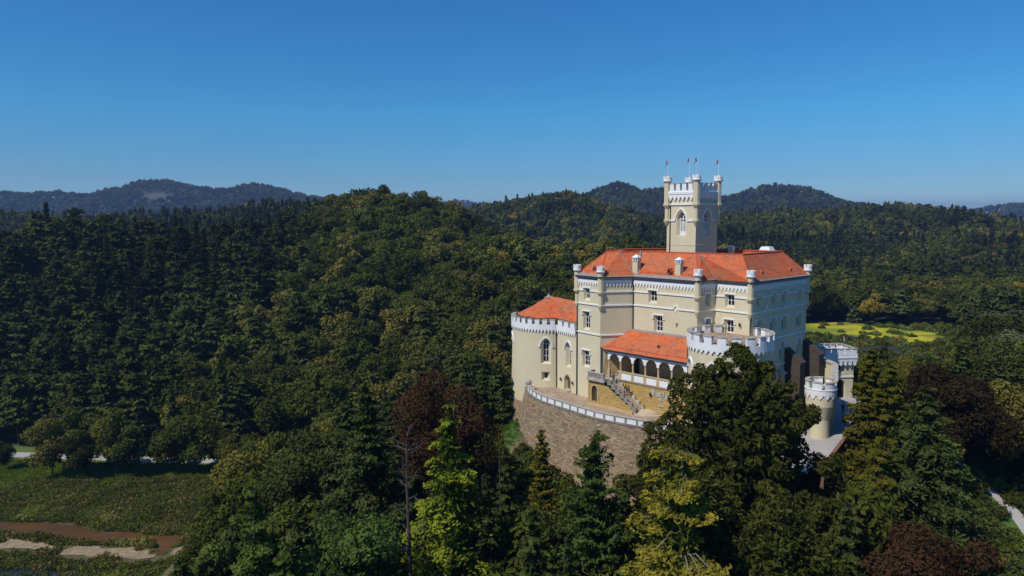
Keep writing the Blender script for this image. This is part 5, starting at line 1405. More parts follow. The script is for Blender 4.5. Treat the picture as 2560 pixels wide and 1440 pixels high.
# the big dark tree before the bastion: several leading shoots
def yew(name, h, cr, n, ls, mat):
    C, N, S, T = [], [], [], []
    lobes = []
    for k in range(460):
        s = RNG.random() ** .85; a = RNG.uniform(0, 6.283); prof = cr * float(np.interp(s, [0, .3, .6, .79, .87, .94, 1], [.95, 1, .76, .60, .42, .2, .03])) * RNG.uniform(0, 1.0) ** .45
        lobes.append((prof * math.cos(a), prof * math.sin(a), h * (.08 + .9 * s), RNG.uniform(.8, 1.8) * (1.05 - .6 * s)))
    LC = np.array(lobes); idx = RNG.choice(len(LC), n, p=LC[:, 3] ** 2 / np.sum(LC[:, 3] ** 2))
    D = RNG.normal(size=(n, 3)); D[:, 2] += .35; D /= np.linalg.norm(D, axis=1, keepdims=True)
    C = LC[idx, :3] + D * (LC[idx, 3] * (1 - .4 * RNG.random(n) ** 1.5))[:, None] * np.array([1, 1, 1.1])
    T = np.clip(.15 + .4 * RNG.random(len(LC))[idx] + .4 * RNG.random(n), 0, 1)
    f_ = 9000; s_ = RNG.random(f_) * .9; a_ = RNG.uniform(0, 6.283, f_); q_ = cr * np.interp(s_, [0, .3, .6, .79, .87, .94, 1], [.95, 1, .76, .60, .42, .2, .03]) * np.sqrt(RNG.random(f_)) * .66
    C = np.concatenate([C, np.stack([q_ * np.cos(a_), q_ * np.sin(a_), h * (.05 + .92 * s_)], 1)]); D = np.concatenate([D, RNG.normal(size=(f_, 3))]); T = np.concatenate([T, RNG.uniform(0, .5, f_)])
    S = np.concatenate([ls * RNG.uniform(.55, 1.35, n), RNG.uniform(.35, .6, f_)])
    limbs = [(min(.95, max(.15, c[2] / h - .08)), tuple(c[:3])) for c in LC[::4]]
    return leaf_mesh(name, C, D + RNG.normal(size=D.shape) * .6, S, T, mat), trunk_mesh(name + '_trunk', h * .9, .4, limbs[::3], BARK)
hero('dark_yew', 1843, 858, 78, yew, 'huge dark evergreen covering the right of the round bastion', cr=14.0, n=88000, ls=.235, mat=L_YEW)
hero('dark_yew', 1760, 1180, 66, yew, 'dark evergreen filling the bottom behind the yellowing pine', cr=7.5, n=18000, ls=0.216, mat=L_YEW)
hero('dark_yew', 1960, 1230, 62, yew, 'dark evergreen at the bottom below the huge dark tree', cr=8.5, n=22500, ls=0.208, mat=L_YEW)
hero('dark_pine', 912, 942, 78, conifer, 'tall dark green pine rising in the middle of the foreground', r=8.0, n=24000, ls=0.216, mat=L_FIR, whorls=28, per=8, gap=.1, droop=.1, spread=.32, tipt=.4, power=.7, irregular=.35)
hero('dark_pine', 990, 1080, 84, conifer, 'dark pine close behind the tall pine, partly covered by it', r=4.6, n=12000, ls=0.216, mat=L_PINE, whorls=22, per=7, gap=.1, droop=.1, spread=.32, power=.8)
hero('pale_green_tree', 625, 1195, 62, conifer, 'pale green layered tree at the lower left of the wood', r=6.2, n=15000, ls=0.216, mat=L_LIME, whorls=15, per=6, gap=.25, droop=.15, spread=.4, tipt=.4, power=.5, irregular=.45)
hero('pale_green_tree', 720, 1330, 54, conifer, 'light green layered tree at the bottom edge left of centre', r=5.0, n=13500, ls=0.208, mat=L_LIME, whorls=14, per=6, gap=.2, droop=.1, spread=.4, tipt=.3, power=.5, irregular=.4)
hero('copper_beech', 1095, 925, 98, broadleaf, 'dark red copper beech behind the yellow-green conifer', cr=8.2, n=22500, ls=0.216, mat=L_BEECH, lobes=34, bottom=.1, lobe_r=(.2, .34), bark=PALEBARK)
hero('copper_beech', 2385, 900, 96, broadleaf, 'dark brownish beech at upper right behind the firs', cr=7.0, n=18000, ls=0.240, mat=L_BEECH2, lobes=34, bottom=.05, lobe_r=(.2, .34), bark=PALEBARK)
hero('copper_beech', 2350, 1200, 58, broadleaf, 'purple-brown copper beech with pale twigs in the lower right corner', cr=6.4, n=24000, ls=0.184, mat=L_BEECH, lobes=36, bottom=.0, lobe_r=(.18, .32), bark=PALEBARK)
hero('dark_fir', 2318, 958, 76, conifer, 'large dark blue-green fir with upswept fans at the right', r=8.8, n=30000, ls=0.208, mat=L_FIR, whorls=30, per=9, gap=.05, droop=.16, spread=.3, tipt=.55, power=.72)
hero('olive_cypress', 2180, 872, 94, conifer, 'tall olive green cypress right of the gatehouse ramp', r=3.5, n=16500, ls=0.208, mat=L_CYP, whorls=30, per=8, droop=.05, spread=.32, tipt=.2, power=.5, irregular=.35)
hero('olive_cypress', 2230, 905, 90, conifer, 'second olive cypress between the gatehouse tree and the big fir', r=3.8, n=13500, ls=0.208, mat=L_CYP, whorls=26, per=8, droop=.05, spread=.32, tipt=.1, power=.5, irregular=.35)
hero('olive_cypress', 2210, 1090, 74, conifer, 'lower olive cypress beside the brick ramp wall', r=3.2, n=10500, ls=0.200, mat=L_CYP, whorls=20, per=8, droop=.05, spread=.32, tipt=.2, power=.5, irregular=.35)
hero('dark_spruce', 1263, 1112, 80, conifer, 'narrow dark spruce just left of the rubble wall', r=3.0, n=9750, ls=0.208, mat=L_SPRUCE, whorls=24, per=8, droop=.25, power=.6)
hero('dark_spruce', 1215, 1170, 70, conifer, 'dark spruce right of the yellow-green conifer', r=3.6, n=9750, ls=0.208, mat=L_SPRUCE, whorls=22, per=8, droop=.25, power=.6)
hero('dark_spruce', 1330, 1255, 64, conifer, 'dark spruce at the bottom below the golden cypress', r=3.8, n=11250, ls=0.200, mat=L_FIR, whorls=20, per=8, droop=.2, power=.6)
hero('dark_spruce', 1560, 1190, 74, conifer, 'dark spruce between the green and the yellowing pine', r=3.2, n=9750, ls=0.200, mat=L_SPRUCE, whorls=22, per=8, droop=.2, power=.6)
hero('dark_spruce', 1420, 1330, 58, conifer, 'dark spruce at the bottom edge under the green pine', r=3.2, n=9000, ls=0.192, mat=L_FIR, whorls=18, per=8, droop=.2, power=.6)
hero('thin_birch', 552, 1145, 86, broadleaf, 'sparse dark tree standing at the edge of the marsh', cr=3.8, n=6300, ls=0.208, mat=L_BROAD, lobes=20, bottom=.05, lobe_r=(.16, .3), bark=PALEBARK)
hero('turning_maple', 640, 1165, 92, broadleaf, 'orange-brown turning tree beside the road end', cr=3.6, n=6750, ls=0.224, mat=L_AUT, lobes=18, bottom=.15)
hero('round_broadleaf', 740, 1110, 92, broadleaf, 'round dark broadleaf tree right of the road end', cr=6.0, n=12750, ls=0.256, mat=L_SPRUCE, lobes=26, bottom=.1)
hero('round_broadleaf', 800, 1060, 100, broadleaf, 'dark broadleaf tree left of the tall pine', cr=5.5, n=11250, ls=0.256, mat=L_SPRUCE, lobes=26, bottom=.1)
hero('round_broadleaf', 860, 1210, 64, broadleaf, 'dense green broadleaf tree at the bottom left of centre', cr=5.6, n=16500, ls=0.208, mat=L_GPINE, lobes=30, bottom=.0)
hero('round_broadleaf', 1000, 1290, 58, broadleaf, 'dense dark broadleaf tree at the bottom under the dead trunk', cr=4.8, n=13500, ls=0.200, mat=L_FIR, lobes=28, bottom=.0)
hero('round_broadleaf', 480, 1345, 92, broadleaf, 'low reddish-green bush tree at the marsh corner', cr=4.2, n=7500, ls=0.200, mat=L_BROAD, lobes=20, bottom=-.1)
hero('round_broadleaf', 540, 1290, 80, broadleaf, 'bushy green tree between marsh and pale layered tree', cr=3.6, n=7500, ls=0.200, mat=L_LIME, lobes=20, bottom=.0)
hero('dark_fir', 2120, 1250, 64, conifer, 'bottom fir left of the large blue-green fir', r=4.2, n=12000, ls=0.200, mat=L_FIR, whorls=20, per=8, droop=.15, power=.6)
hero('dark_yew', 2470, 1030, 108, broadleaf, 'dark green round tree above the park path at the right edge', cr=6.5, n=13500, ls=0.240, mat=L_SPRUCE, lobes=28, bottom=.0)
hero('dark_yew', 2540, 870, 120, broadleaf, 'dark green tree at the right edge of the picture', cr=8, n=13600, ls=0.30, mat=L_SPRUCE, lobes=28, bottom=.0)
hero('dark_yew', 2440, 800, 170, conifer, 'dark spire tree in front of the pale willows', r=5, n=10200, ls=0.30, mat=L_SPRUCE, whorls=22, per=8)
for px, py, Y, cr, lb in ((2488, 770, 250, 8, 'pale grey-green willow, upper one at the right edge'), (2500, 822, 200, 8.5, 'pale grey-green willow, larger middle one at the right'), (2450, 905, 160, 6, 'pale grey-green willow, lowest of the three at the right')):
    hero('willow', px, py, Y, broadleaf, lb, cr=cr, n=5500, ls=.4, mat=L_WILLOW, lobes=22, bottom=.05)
# dead tree
x = xpix(1017, 1075, 66); g = hz(x, 66); top = zpix(1060, 66)
t = empty('dead_tree', (x, 66, g), 'dead tree with dark bare trunk and pale twigs at its top', 'tree')
mb = MB(); hh = top - g; mb.tube([(0, 0, -1), (.1, 0, hh * .4), (-.15, 0, hh * .8), (-.1, 0, hh * .95)], [.3, .24, .14, .07], 7); mb.build('trunk', BARK, t)
mb = MB()
for k in range(34):
    a_ = RNG.uniform(0, 6.28); z0_ = hh * RNG.uniform(.55, .97); L_ = RNG.uniform(.8, 2.3) * (1.2 - .5 * z0_ / hh); p1 = Vector((L_ * math.cos(a_), L_ * math.sin(a_), z0_ + RNG.uniform(.2, 1.1)))
    mb.tube([(-.1, 0, z0_), tuple(p1)], [.045, .012], 4)
    for q in range(2):
        mb.tube([tuple(p1 * .6 + Vector((0, 0, z0_ * .4))), tuple(p1 + Vector(RNG.normal(size=3) * .5))], [.022, .008], 4)
mb.build('branches', GREYBARK, t)

# prototypes of the wood
PROTO = []
def proto(kind, gen, near, **k): 
    ms = gen(kind + '_p%d' % len(PROTO), **k); PROTO.append((kind, ms)); return len(PROTO) - 1
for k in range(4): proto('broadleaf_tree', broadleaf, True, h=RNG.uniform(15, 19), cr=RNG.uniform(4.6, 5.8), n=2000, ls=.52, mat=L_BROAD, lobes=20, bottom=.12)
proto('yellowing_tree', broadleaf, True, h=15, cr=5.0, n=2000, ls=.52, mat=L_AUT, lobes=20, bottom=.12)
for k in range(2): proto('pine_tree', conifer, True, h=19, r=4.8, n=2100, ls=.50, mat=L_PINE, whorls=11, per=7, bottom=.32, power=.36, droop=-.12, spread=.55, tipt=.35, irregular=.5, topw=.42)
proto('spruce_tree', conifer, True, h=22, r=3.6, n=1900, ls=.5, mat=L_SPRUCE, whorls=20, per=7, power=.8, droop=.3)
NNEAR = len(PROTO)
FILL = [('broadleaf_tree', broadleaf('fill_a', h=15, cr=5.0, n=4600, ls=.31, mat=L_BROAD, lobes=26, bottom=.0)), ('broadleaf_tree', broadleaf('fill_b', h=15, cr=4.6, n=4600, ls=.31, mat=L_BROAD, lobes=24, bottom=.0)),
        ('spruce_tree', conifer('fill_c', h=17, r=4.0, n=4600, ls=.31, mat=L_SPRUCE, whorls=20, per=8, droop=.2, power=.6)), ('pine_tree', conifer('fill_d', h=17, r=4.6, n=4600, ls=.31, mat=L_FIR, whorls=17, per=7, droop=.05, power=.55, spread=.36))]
LIMX = [400, 480, 560, 700, 850, 1000, 1100, 1200, 1290, 1360, 1400, 1440, 1600, 1900, 2000, 2080, 2150, 2300, 2450, 2560, 2900]
LIMY = [1330, 1330, 1210, 1190, 1090, 1170, 1150, 1190, 1215, 1250, 1330, 1240, 1215, 1160, 1195, 1240, 1120, 1090, 1060, 1010, 960]
fill = []
for q_ in range(900):
    Y = 44 + 47 * RNG.random() ** .8; px = RNG.uniform(400, 2900); x = xpix(px, 1250, Y)
    if any(math.hypot(x - a, Y - b) < 3.6 for a, b, *_ in fill): continue
    if any(math.hypot(x - a, Y - b) < min(3.6, r * .6) for a, b, r in HEROES): continue
    if float(seg_dist(np.array([x]), np.array([Y]), [(8.2, 103.2), (7.5, 86)])[0]) < 3 or float(seg_dist(np.array([x]), np.array([Y]), [(68.8, 84), (66, 103)])[0]) < 4: continue
    if float(seg_dist(np.array([x]), np.array([Y]), RAMP)[0]) < 7: continue
    if x < -47: continue
    g_ = hz(x, Y); lim = float(np.interp(px, LIMX, LIMY)) + RNG.uniform(5, 130); h_ = zpix(lim, Y) - g_
    if h_ < 4.5: continue
    if px > 2385 and lim < 1350: continue
    fill.append((x, Y, min(h_, 21), g_))
    if len(fill) >= 84: break
for k, (x, Y, h_, g_) in enumerate(fill):
    j_ = (2 + k % 2 if k % 5 else 0) if x < -4 else k % 4
    kd, ms = FILL[j_]; s_ = h_ / (15 if j_ < 2 else 17)
    nm = {'broadleaf_tree': 'dark green broadleaf tree', 'spruce_tree': 'narrow dark spruce', 'pine_tree': 'dark green pine'}[kd]
    px_ = 1280 + 1740 * x / Y
    reg = ('in the front row ' if Y < 58 else ('in the second row ' if Y < 74 else 'high on the hill foot ')) + ['by the marsh', 'left of the dead tree', 'near the golden conifer', 'below the rubble wall', 'near the huge dark evergreen', 'near the big fir', 'at the right edge'][int(np.searchsorted([620, 1000, 1280, 1580, 2060, 2380], px_))]
    place_tree(kd, ms, x, Y, max(.62, s_ ** .6) if s_ < 1 else s_ ** .7, RNG.uniform(0, 6.28), nm + ' ' + reg, 'tree', nm + 's ' + reg, z=g_ - .3, sz=s_)
    HEROES.append((x, Y, 3))
print('fill', len(fill))
LOD = {}
def lodp(kind, gen, **k): PROTO.append((kind, gen(kind + '_far%d' % len(PROTO), **k))); return len(PROTO) - 1
far_b = [lodp('far_broadleaf', broadleaf, h=16, cr=6.2, n=420, ls=1.05, mat=L_BROAD, lobes=14, bottom=.1) for _ in range(3)]
far_c = [lodp('far_conifer', conifer, h=20, r=4.2, n=380, ls=.95, mat=L_PINE, whorls=9, per=6, power=.7)]
far_a = [lodp('far_turning', broadleaf, h=15, cr=5.6, n=400, ls=1.0, mat=L_AUT, lobes=14, bottom=.1)]

def band(y0, y1, sp):
    out = []
    ys = np.arange(y0, y1, sp)
    for y in ys:
        hw_ = y * 0.80 + 45
        n = int(2 * hw_ / sp); xs = np.linspace(-hw_, hw_, n)
        out.append(np.stack([xs + RNG.uniform(-.42, .42, n) * sp, y + RNG.uniform(-.42, .42, n) * sp], 1))
    return np.concatenate(out)
def exclude(P, near=True):
    x, y = P[:, 0], P[:, 1]; keep = np.ones(len(P), bool)
    d = seg_dist(x, y, CORE)
    keep &= ~((d < 27) & (y < 121) & (x < 44)) & ~(d < 15) & ~((d < 22) & (y < 125))
    keep &= ~(seg_dist(x, y, RAMP) < 7.0)
    keep &= ~(seg_dist(x, y, ROAD) < 5.0)
    keep &= ~inpoly(x, y, [(-185, 179), (-130, 172), (-50, 166), (-46, 150), (-52, 130), (-52, 118), (-44, 100), (-200, 100)])
    keep &= ~inpoly(x, y, MEADOW)
    keep &= ~(seg_dist(x, y, [(130, 300), (190, 285)]) < 8)
    keep &= ~((y < 93) & (x > -60) & (x < 100))
    keep &= ~((y < 121) & (x > -8) & (x < 46)) & ~((y < 112) & (x > -22) & (x < 0)) & ~((x < -42) & (y < 118))
    keep &= ~((x / y > .40) & (x / y < .66) & (y > 175) & (y < 305))
    keep &= ~(seg_dist(x, y, [(68.8, 84), (66, 103)]) < 4)
    keep &= ~(seg_dist(x, y, [(-3, 118), (4, 106), (12, 97)]) < 6)
    keep &= ~((np.hypot((x + 1190) / 1.3, (y - 2370) / 1.1) < 44) | (np.hypot(x + 1150, (y - 2300)) < 24))
    for hx, hy, r in HEROES: keep &= ~(np.hypot(x - hx, y - hy) < r * .7)
    return P[keep]
def visible(P, top, margin=3.0):
    vis = np.ones(len(P), bool); z = height(P[:, 0], P[:, 1]); 
    tx, ty, tz = P[:, 0], P[:, 1], z + top
    for t in np.linspace(.12, .97, 36):
        x, y = tx * t, ty * t; lz = CAM.z + (tz - CAM.z) * t
        g = height(x, y)
        clear = (seg_dist(x, y, CORE) < 26) | inpoly(x, y, MARSH) | (y < 95)
        can = np.where(clear, 0, 9.0) * (np.hypot(tx - x, ty - y) > 14)
        vis &= ~(g + can > lz + margin)
    return vis, z
trees = []
for y0, y1, sp, lod, top in ((93, 190, 6.2, 0, 17), (190, 430, 7.0, 0, 17), (430, 700, 8.5, 1, 16), (700, 1150, 10, 1, 16), (1150, 1900, 12.5, 1, 15), (1900, 3000, 15.5, 1, 15), (3000, 5000, 30, 1, 15)):
    P = exclude(band(y0, y1, sp)); v, z = visible(P, top); P = P[v]; z = z[v]
    g = fbm(P[:, 0] / 70, P[:, 1] / 70, 50, 3); g2 = fbm(P[:, 0] / 35, P[:, 1] / 35, 60, 2); rnd = RNG.random(len(P))
    scl = RNG.uniform(.72, 1.22, len(P)) * (1.0 if lod == 0 else (.95 if y0 < 1100 else (.95 if y0 < 1900 else (1.1 if y0 < 3000 else 1.8))))
    cx_ = P[:, 0]; cy_ = P[:, 1]
    thr = np.where(cx_ < -95, -.05, .35); thr = np.where((cx_ > -100) & (cx_ < 0) & (cy_ > 290) & (cy_ < 450), 9, thr); thr = np.where((cx_ > 60) & (cy_ < 700), .15, thr)
    conf = (g > thr) | ((rnd < .10) & (thr < 5))
    aut = (~conf) & (((g2 > .48) & (rnd < .5)) | (rnd > .982)) & (cy_ < 900)
    if lod == 0:
        see = (P[:, 0] / P[:, 1] > .395) & (P[:, 0] / P[:, 1] < .645) & (P[:, 1] < 320)
        scl = np.where(see, np.minimum(scl, (60 - .192 * P[:, 1] - z) / 18.5), scl)
        k_ = scl > .3; P, z, g, g2, rnd, scl, conf, aut = [q_[k_] for q_ in (P, z, g, g2, rnd, scl, conf, aut)]
    for i in range(len(P)):
        if lod == 0:
            if conf[i]: pid = NNEAR - 1 if rnd[i] * 7 % 1 < .14 else NNEAR - 2 - (i % 2)
            elif aut[i]: pid = 4
            else: pid = i % 4
        else: pid = far_c[0] if (conf[i] and y0 < 1500) else (far_a[0] if aut[i] and y0 < 1000 else far_b[i % 3])
        trees.append((P[i, 0], P[i, 1], z[i], scl[i], pid, g2[i], lod))
T_ = np.array(trees)
# roadside trees over the road at the left
for (x, y, s, p_) in ((-108, 158, 1.0, 0), (-103, 160, 1.1, 1), (-100, 157, .8, 2), (-93.5, 159, 1.12, 3), (-89, 157, .9, 1), (-79, 159, 1.0, 2), (-75, 160, .95, 0), (-84, 161, .7, 3), (-122, 162, .5, 1), (-70, 161, .8, 1), (-66, 158, .7, 3), (-61, 155, .75, 2), (-57, 150, .8, 0)):
    T_ = np.vstack([T_, [x, y, 0.0, s, p_, -.35, 0]])
dist = np.hypot(T_[:, 0], T_[:, 1])
app = 17 * T_[:, 3] / dist * (np.abs(T_[:, 0]) < T_[:, 1] * .745) * (T_[:, 6] == 0)
# keep trees that project behind the castle out of the singled-out ones
az = T_[:, 0] / T_[:, 1]
hid = (az > .0) & (az < .42) & (T_[:, 1] > 120) & (T_[:, 1] < 230)
app = np.where(hid, 0, app)
sel = np.argsort(-app)[:205]; selset = np.zeros(len(T_), bool); selset[sel] = True
NAMES = {'broadleaf_tree': 'dark broadleaf tree', 'yellowing_tree': 'yellowing broadleaf tree', 'pine_tree': 'layered dark pine', 'spruce_tree': 'narrow dark spruce'}
for i in sel:
    x, y, z, s, pid, g2_, _ = T_[i]; kind, ms = PROTO[int(pid)]
    if y < 172 and int(pid) != 4: kind, ms = FILL[{0: 0, 1: 1, 2: 0, 3: 1, 5: 3, 6: 3, 7: 2}[int(pid)]]
    px_ = 1280 + 1740 * x / y
    if x < -45 and y < 176: reg = 'between the valley road and the marsh'
    elif y < 135: reg = 'on the castle hill, %s the walls' % ('left of' if px_ < 1260 else 'right of')
    else:
        side = ['at the far left', 'left of the central hill', 'below the central hill', 'just left of the round tower', 'behind the castle', 'beyond the gatehouse', 'at the far right'][int(np.searchsorted([330, 700, 1010, 1290, 2040, 2320], px_))]
        reg = ('at the foot of the slope ' if y < 200 else ('low on the slope ' if y < 225 else ('halfway up the slope ' if y < 262 else 'high on the slope '))) + side
    place_tree(kind, ms, x, y, s, RNG.uniform(0, 6.28), NAMES[kind] + ' ' + reg, 'tree', NAMES[kind] + 's ' + reg, z=z - .3)
rest = T_[~selset].copy()
nr_ = (rest[:, 1] < 172) & (rest[:, 6] == 0) & (rest[:, 4] != 4); rest[nr_, 4] = len(PROTO) + np.array([0, 1, 0, 1, 0, 3, 3, 2])[rest[nr_, 4].astype(int)]
ORD = 'first second third fourth fifth sixth seventh eighth ninth tenth eleventh twelfth thirteenth fourteenth fifteenth sixteenth'.split()
byl = {}
for o in list(COL.objects):
    if o.parent is None and o.get('category') == 'tree': byl.setdefault(o['label'], []).append(o)
for lb, os_ in byl.items():
    road_ = 'valley road and the marsh' in lb
    if 1 < len(os_) <= 4 or (road_ and 1 < len(os_) <= 16):
        os_.sort(key=lambda o: o.location.x / o.location.y)
        for k, o in enumerate(os_):
            if len(os_) == 2: o['label'] = ('left-hand ' if k == 0 else 'right-hand ') + lb
            elif len(os_) == 3: o['label'] = ('left-hand ', 'middle ', 'right-hand ')[k] + lb
            else: o['label'] = ORD[k] + ' from left, ' + lb
            if len(o['label'].split()) > 16: o['label'] = o['label'].replace('of the central hill', 'of central hill').replace('broadleaf tree', 'tree')
            if False and len(o['label'].split()) > 16: o['label'] = o['label'].replace('on the slope', 'on slope')

def scatter(name, pts, protos, kind='stuff', label=None):
    """pts rows: x, y, z, scale, prototype index, grove; one object that carries every plant of the mass"""
    me = bpy.data.meshes.new(name); n = len(pts); me.vertices.add(n); me.vertices.foreach_set('co', pts[:, :3].astype(np.float32).ravel())
    for nm, typ, arr in (('scl', 'FLOAT', pts[:, 3]), ('rot', 'FLOAT', RNG.uniform(0, 6.28, n)), ('grove', 'FLOAT', pts[:, 5])):
        a = me.attributes.new(nm, typ, 'POINT'); a.data.foreach_set('value', arr.astype(np.float32))
    a = me.attributes.new('pid', 'INT', 'POINT'); a.data.foreach_set('value', pts[:, 4].astype(np.int32))
    o = bpy.data.objects.new(name, me); COL.objects.link(o); o['kind'] = kind
    if label: o['label'] = label
    c = bpy.data.collections.new(name + '_kinds')
    for k, ms in enumerate(protos):
        # crown and trunk joined in one mesh per kind
        vs, fs = [], []
        co = np.empty(len(ms[0].vertices) * 3, np.float32); ms[0].vertices.foreach_get('co', co)
        po = bpy.data.objects.new('%s_kind_%03d' % (name, k), ms[0]); c.objects.link(po)
    gnt = bpy.data.node_groups.new(name, 'GeometryNodeTree')
    gnt.interface.new_socket('Geometry', in_out='INPUT', socket_type='NodeSocketGeometry'); gnt.interface.new_socket('Geometry', in_out='OUTPUT', socket_type='NodeSocketGeometry')
    N_, L_ = gnt.nodes, gnt.links
    gi, go = N_.new('NodeGroupInput'), N_.new('NodeGroupOutput'); ip = N_.new('GeometryNodeInstanceOnPoints'); ci_ = N_.new('GeometryNodeCollectionInfo')
    ci_.inputs['Collection'].default_value = c; ci_.inputs['Separate Children'].default_value = True; ci_.inputs['Reset Children'].default_value = True
    def attr(nm, t_):
        a_ = N_.new('GeometryNodeInputNamedAttribute'); a_.data_type = t_; a_.inputs['Name'].default_value = nm; return a_.outputs['Attribute']
    cx = N_.new('ShaderNodeCombineXYZ'); L_.new(attr('rot', 'FLOAT'), cx.inputs[2])
    er = N_.new('FunctionNodeEulerToRotation'); L_.new(cx.outputs[0], er.inputs[0])
    L_.new(gi.outputs[0], ip.inputs['Points']); L_.new(ci_.outputs[0], ip.inputs['Instance']); ip.inputs['Pick Instance'].default_value = True
    L_.new(attr('pid', 'INT'), ip.inputs['Instance Index']); L_.new(er.outputs[0], ip.inputs['Rotation']); L_.new(attr('scl', 'FLOAT'), ip.inputs['Scale'])
    L_.new(ip.outputs[0], go.inputs[0])
    md = o.modifiers.new('scatter', 'NODES'); md.node_group = gnt
    return o
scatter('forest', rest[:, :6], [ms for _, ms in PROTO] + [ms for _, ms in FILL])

# understorey on the castle hill and marsh growth
def bush(name, n, r, ls, mat, h=.8):
    D = RNG.normal(size=(n, 3)); D /= np.linalg.norm(D, axis=1, keepdims=True); D[:, 2] = np.abs(D[:, 2])
    lump = 1 + .25 * np.sin(D[:, 0] * 5 + 1) * np.cos(D[:, 1] * 4)
    C = D * (r * RNG.uniform(.6, 1, n) * lump)[:, None] * np.array([1, 1, h])
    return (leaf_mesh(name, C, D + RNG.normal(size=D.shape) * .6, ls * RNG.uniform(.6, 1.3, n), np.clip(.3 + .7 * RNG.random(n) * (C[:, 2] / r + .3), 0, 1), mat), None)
def tuft(name, n, r, hgt, mat):
    a = RNG.uniform(0, 6.28, n); q = r * np.sqrt(RNG.random(n)); C = np.stack([q * np.cos(a), q * np.sin(a), hgt * RNG.uniform(.2, .9, n)], 1)
    N = np.stack([RNG.normal(size=n), RNG.normal(size=n), RNG.normal(size=n) * .25 + .15], 1)
    return (leaf_mesh(name, C, N, hgt * RNG.uniform(.12, .3, n), RNG.random(n), mat), None)
BP = [bush('shrub_a', 900, 1.6, .19, L_BROAD), bush('shrub_b', 900, 1.4, .18, L_SPRUCE, 1.1), bush('shrub_c', 700, 1.2, .18, L_LIME)]
YARD = [fC(u_, 21, 1.2)[:2] for u_ in cuts(fC, .1, fC.length)] + [(40, 91), (49, 99), (62, 117), (63, 130), (30, 140), (0, 140), (-1, 126)]
def inside_wall(x, y): return bool(inpoly(np.array([x]), np.array([y]), YARD)[0])
pts = []
for x, y in np.stack([np.r_[RNG.uniform(-62, 112, 5600), RNG.uniform(-6, 30, 700)], np.r_[RNG.uniform(44, 128, 5600), RNG.uniform(88, 112, 700)]], 1):
    if inside_wall(x, y): continue
    if seg_dist(np.array([x]), np.array([y]), RAMP)[0] < 5.6 or seg_dist(np.array([x]), np.array([y]), [(69, 84), (69, 92), (66, 103)])[0] < 1.8 or seg_dist(np.array([x]), np.array([y]), [(8.2, 103.2), (7.5, 86)])[0] < 1.0: continue
    if x < -44 and y > 100 + (x + 60): continue
    if seg_dist(np.array([x]), np.array([y]), [(-1.2, 126), (-.2, 115)])[0] < 2.0: continue
    pts.append((x, y, 0, RNG.uniform(.6, 1.7), RNG.choice([0, 0, 1, 1, 2]), RNG.uniform(-.3, .3)))
pts = np.array(pts); pts[:, 2] = height(pts[:, 0], pts[:, 1]) - .1
scatter('undergrowth', pts, BP)
L_MEAD = leaf_mat('meadow_grass', (0.055, 0.085, 0.014), (0.150, 0.205, 0.032), None, .25, .3)
MP = [tuft('reed_a', 60, .8, .9, L_REED), tuft('reed_b', 60, .9, .7, L_REED), bush('low_willow', 220, 1.0, .2, L_REED, .9), tuft('reed_c', 60, .9, .6, L_BROAD), tuft('grass_a', 60, 1.0, .5, L_MEAD)]
P = np.stack([RNG.uniform(-150, -46, 30000), RNG.uniform(103, 172, 30000)], 1); x, y = P[:, 0], P[:, 1]
sn_ = fbm(x / 2.6, y / 1.6, 120, 3)
k = inpoly(x, y, MARSH) & ~inpoly(x, y, STREAM) & ~(inpoly(x, y, SANDB) & (sn_ < .45)) & ~inpoly(x, y, SANDB2) & ~inpoly(x, y, POOL)
P = P[k]; x, y = P[:, 0], P[:, 1]
k = (seg_dist(x, y, STREAM + STREAM[:1]) > .35) & ~((seg_dist(x, y, SANDB + SANDB[:1]) < 2.0) & (y < 123) & (sn_[k] < .2)); P = P[k]; x, y = P[:, 0], P[:, 1]; gq = fbm(x / 9, y / 9, 80, 3)
pid = np.where((y + 10 * gq > 153) | (x + 14 * gq > -58), 4, np.where(gq > .38, 2, np.where(RNG.random(len(P)) < .5, 0, np.where(RNG.random(len(P)) < .6, 1, 3))))
scatter('marsh_growth', np.stack([x, y, np.zeros(len(P)), RNG.uniform(.5, 1.15, len(P)), pid, gq * .5], 1), MP)
# meadow flowers and scrub round it
GP = [bush('scrub_a', 260, 2.2, .5, L_BROAD), bush('scrub_b', 260, 2.0, .5, L_LIME)]
P = np.stack([RNG.uniform(70, 200, 1300), RNG.uniform(175, 345, 1300)], 1); x, y = P[:, 0], P[:, 1]
ed = inpoly(x, y, MEADOW); P = P[~ed & (y < 325) & (x / y > .38) & (seg_dist(x, y, CORE) > 24)]; x, y = P[:, 0], P[:, 1]
Q = np.stack([RNG.uniform(118, 190, 60), RNG.uniform(268, 332, 60)], 1); Q = Q[inpoly(Q[:, 0], Q[:, 1], MEADOW)]; P = np.concatenate([P, Q[:26]]); x, y = P[:, 0], P[:, 1]
scatter('valley_scrub', np.stack([x, y, height(x, y) - .2, RNG.uniform(.5, 1.3, len(P)), RNG.integers(0, 2, len(P)), RNG.uniform(-.2, .2, len(P))], 1), GP)
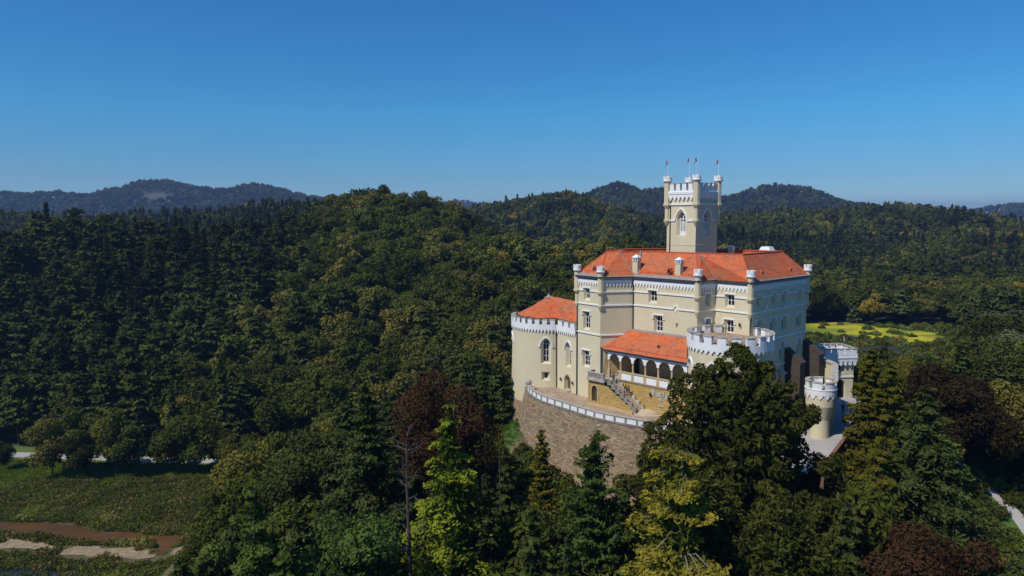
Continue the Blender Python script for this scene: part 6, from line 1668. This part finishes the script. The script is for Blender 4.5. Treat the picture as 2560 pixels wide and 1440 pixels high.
# grass on the bank by the round tower
GRM = leaf_mat('bank_grass', (0.035, 0.075, 0.010), (0.085, 0.165, 0.02), None, .3, .3)
P = np.stack([RNG.uniform(-9, 8, 1400), RNG.uniform(108, 131, 1400)], 1); x, y = P[:, 0], P[:, 1]
k = (seg_dist(x, y, [(-1.2, 127), (-.6, 118)]) < 2.2) & (np.hypot(x - CT[0], y - CT[1]) > 9); P = P[k]; x, y = P[:, 0], P[:, 1]
scatter('bank_grass', np.stack([x, y, height(x, y), RNG.uniform(.25, .5, len(P)), np.zeros(len(P)), np.zeros(len(P))], 1), [tuft('grass_tuft', 60, .9, .7, GRM)])

# far houses
def house(x, y, w, l_, h, rz_, label):
    t = empty('house', (x, y, hz(x, y)), label, 'house', rz=rz_)
    mb = MB(); mb.box(-w / 2, w / 2, -l_ / 2, l_ / 2, -2, h); mb.build('wall', WHITE, t)
    mb = MB(); a = w / 2 + .5; b_ = l_ / 2 + .4
    mb.prism([(-a, -b_, h - .1), (a, -b_, h - .1), (0, -b_, h + w * .42)], [(-a, b_, h - .1), (a, b_, h - .1), (0, b_, h + w * .42)]); mb.build('roof', TILE, t)
    for s in (-1, 1):
        mb = MB(); mb.box(s * w * .25 - .5, s * w * .25 + .5, -l_ / 2 - .06, -l_ / 2 + .02, 1.2, 2.6); mb.build('window', GLASS, t)
    return t
house(xpix(2556, 712, 430), 430, 10, 14, 6.5, .6, 'white house with red tiled roof among trees at the right edge')
house(xpix(2472, 566, 1500), 1500, 14, 14, 9, .4, 'tiny red-roofed house on the far right skyline')

# ================================================================== HAZE
m = bpy.data.materials.new('haze_air'); m.use_nodes = True
n = m.node_tree.nodes; l = m.node_tree.links
for q_ in list(n):
    if q_.type == 'BSDF_PRINCIPLED': n.remove(q_)
pv = n.new('ShaderNodeVolumePrincipled'); pv.inputs['Color'].default_value = (0.36, 0.56, 1.0, 1); pv.inputs['Density'].default_value = 0.000115; pv.inputs['Anisotropy'].default_value = 0.2
l.new(pv.outputs[0], n.get('Material Output').inputs['Volume'])
zmax = 222
mb = MB(); mb.box(-7600, 7600, -2000, 9800, -30, zmax); hzb = mb.build('haze', m); hzb['kind'] = 'stuff'
print('trees', len(T_), 'objects', len(bpy.data.objects))
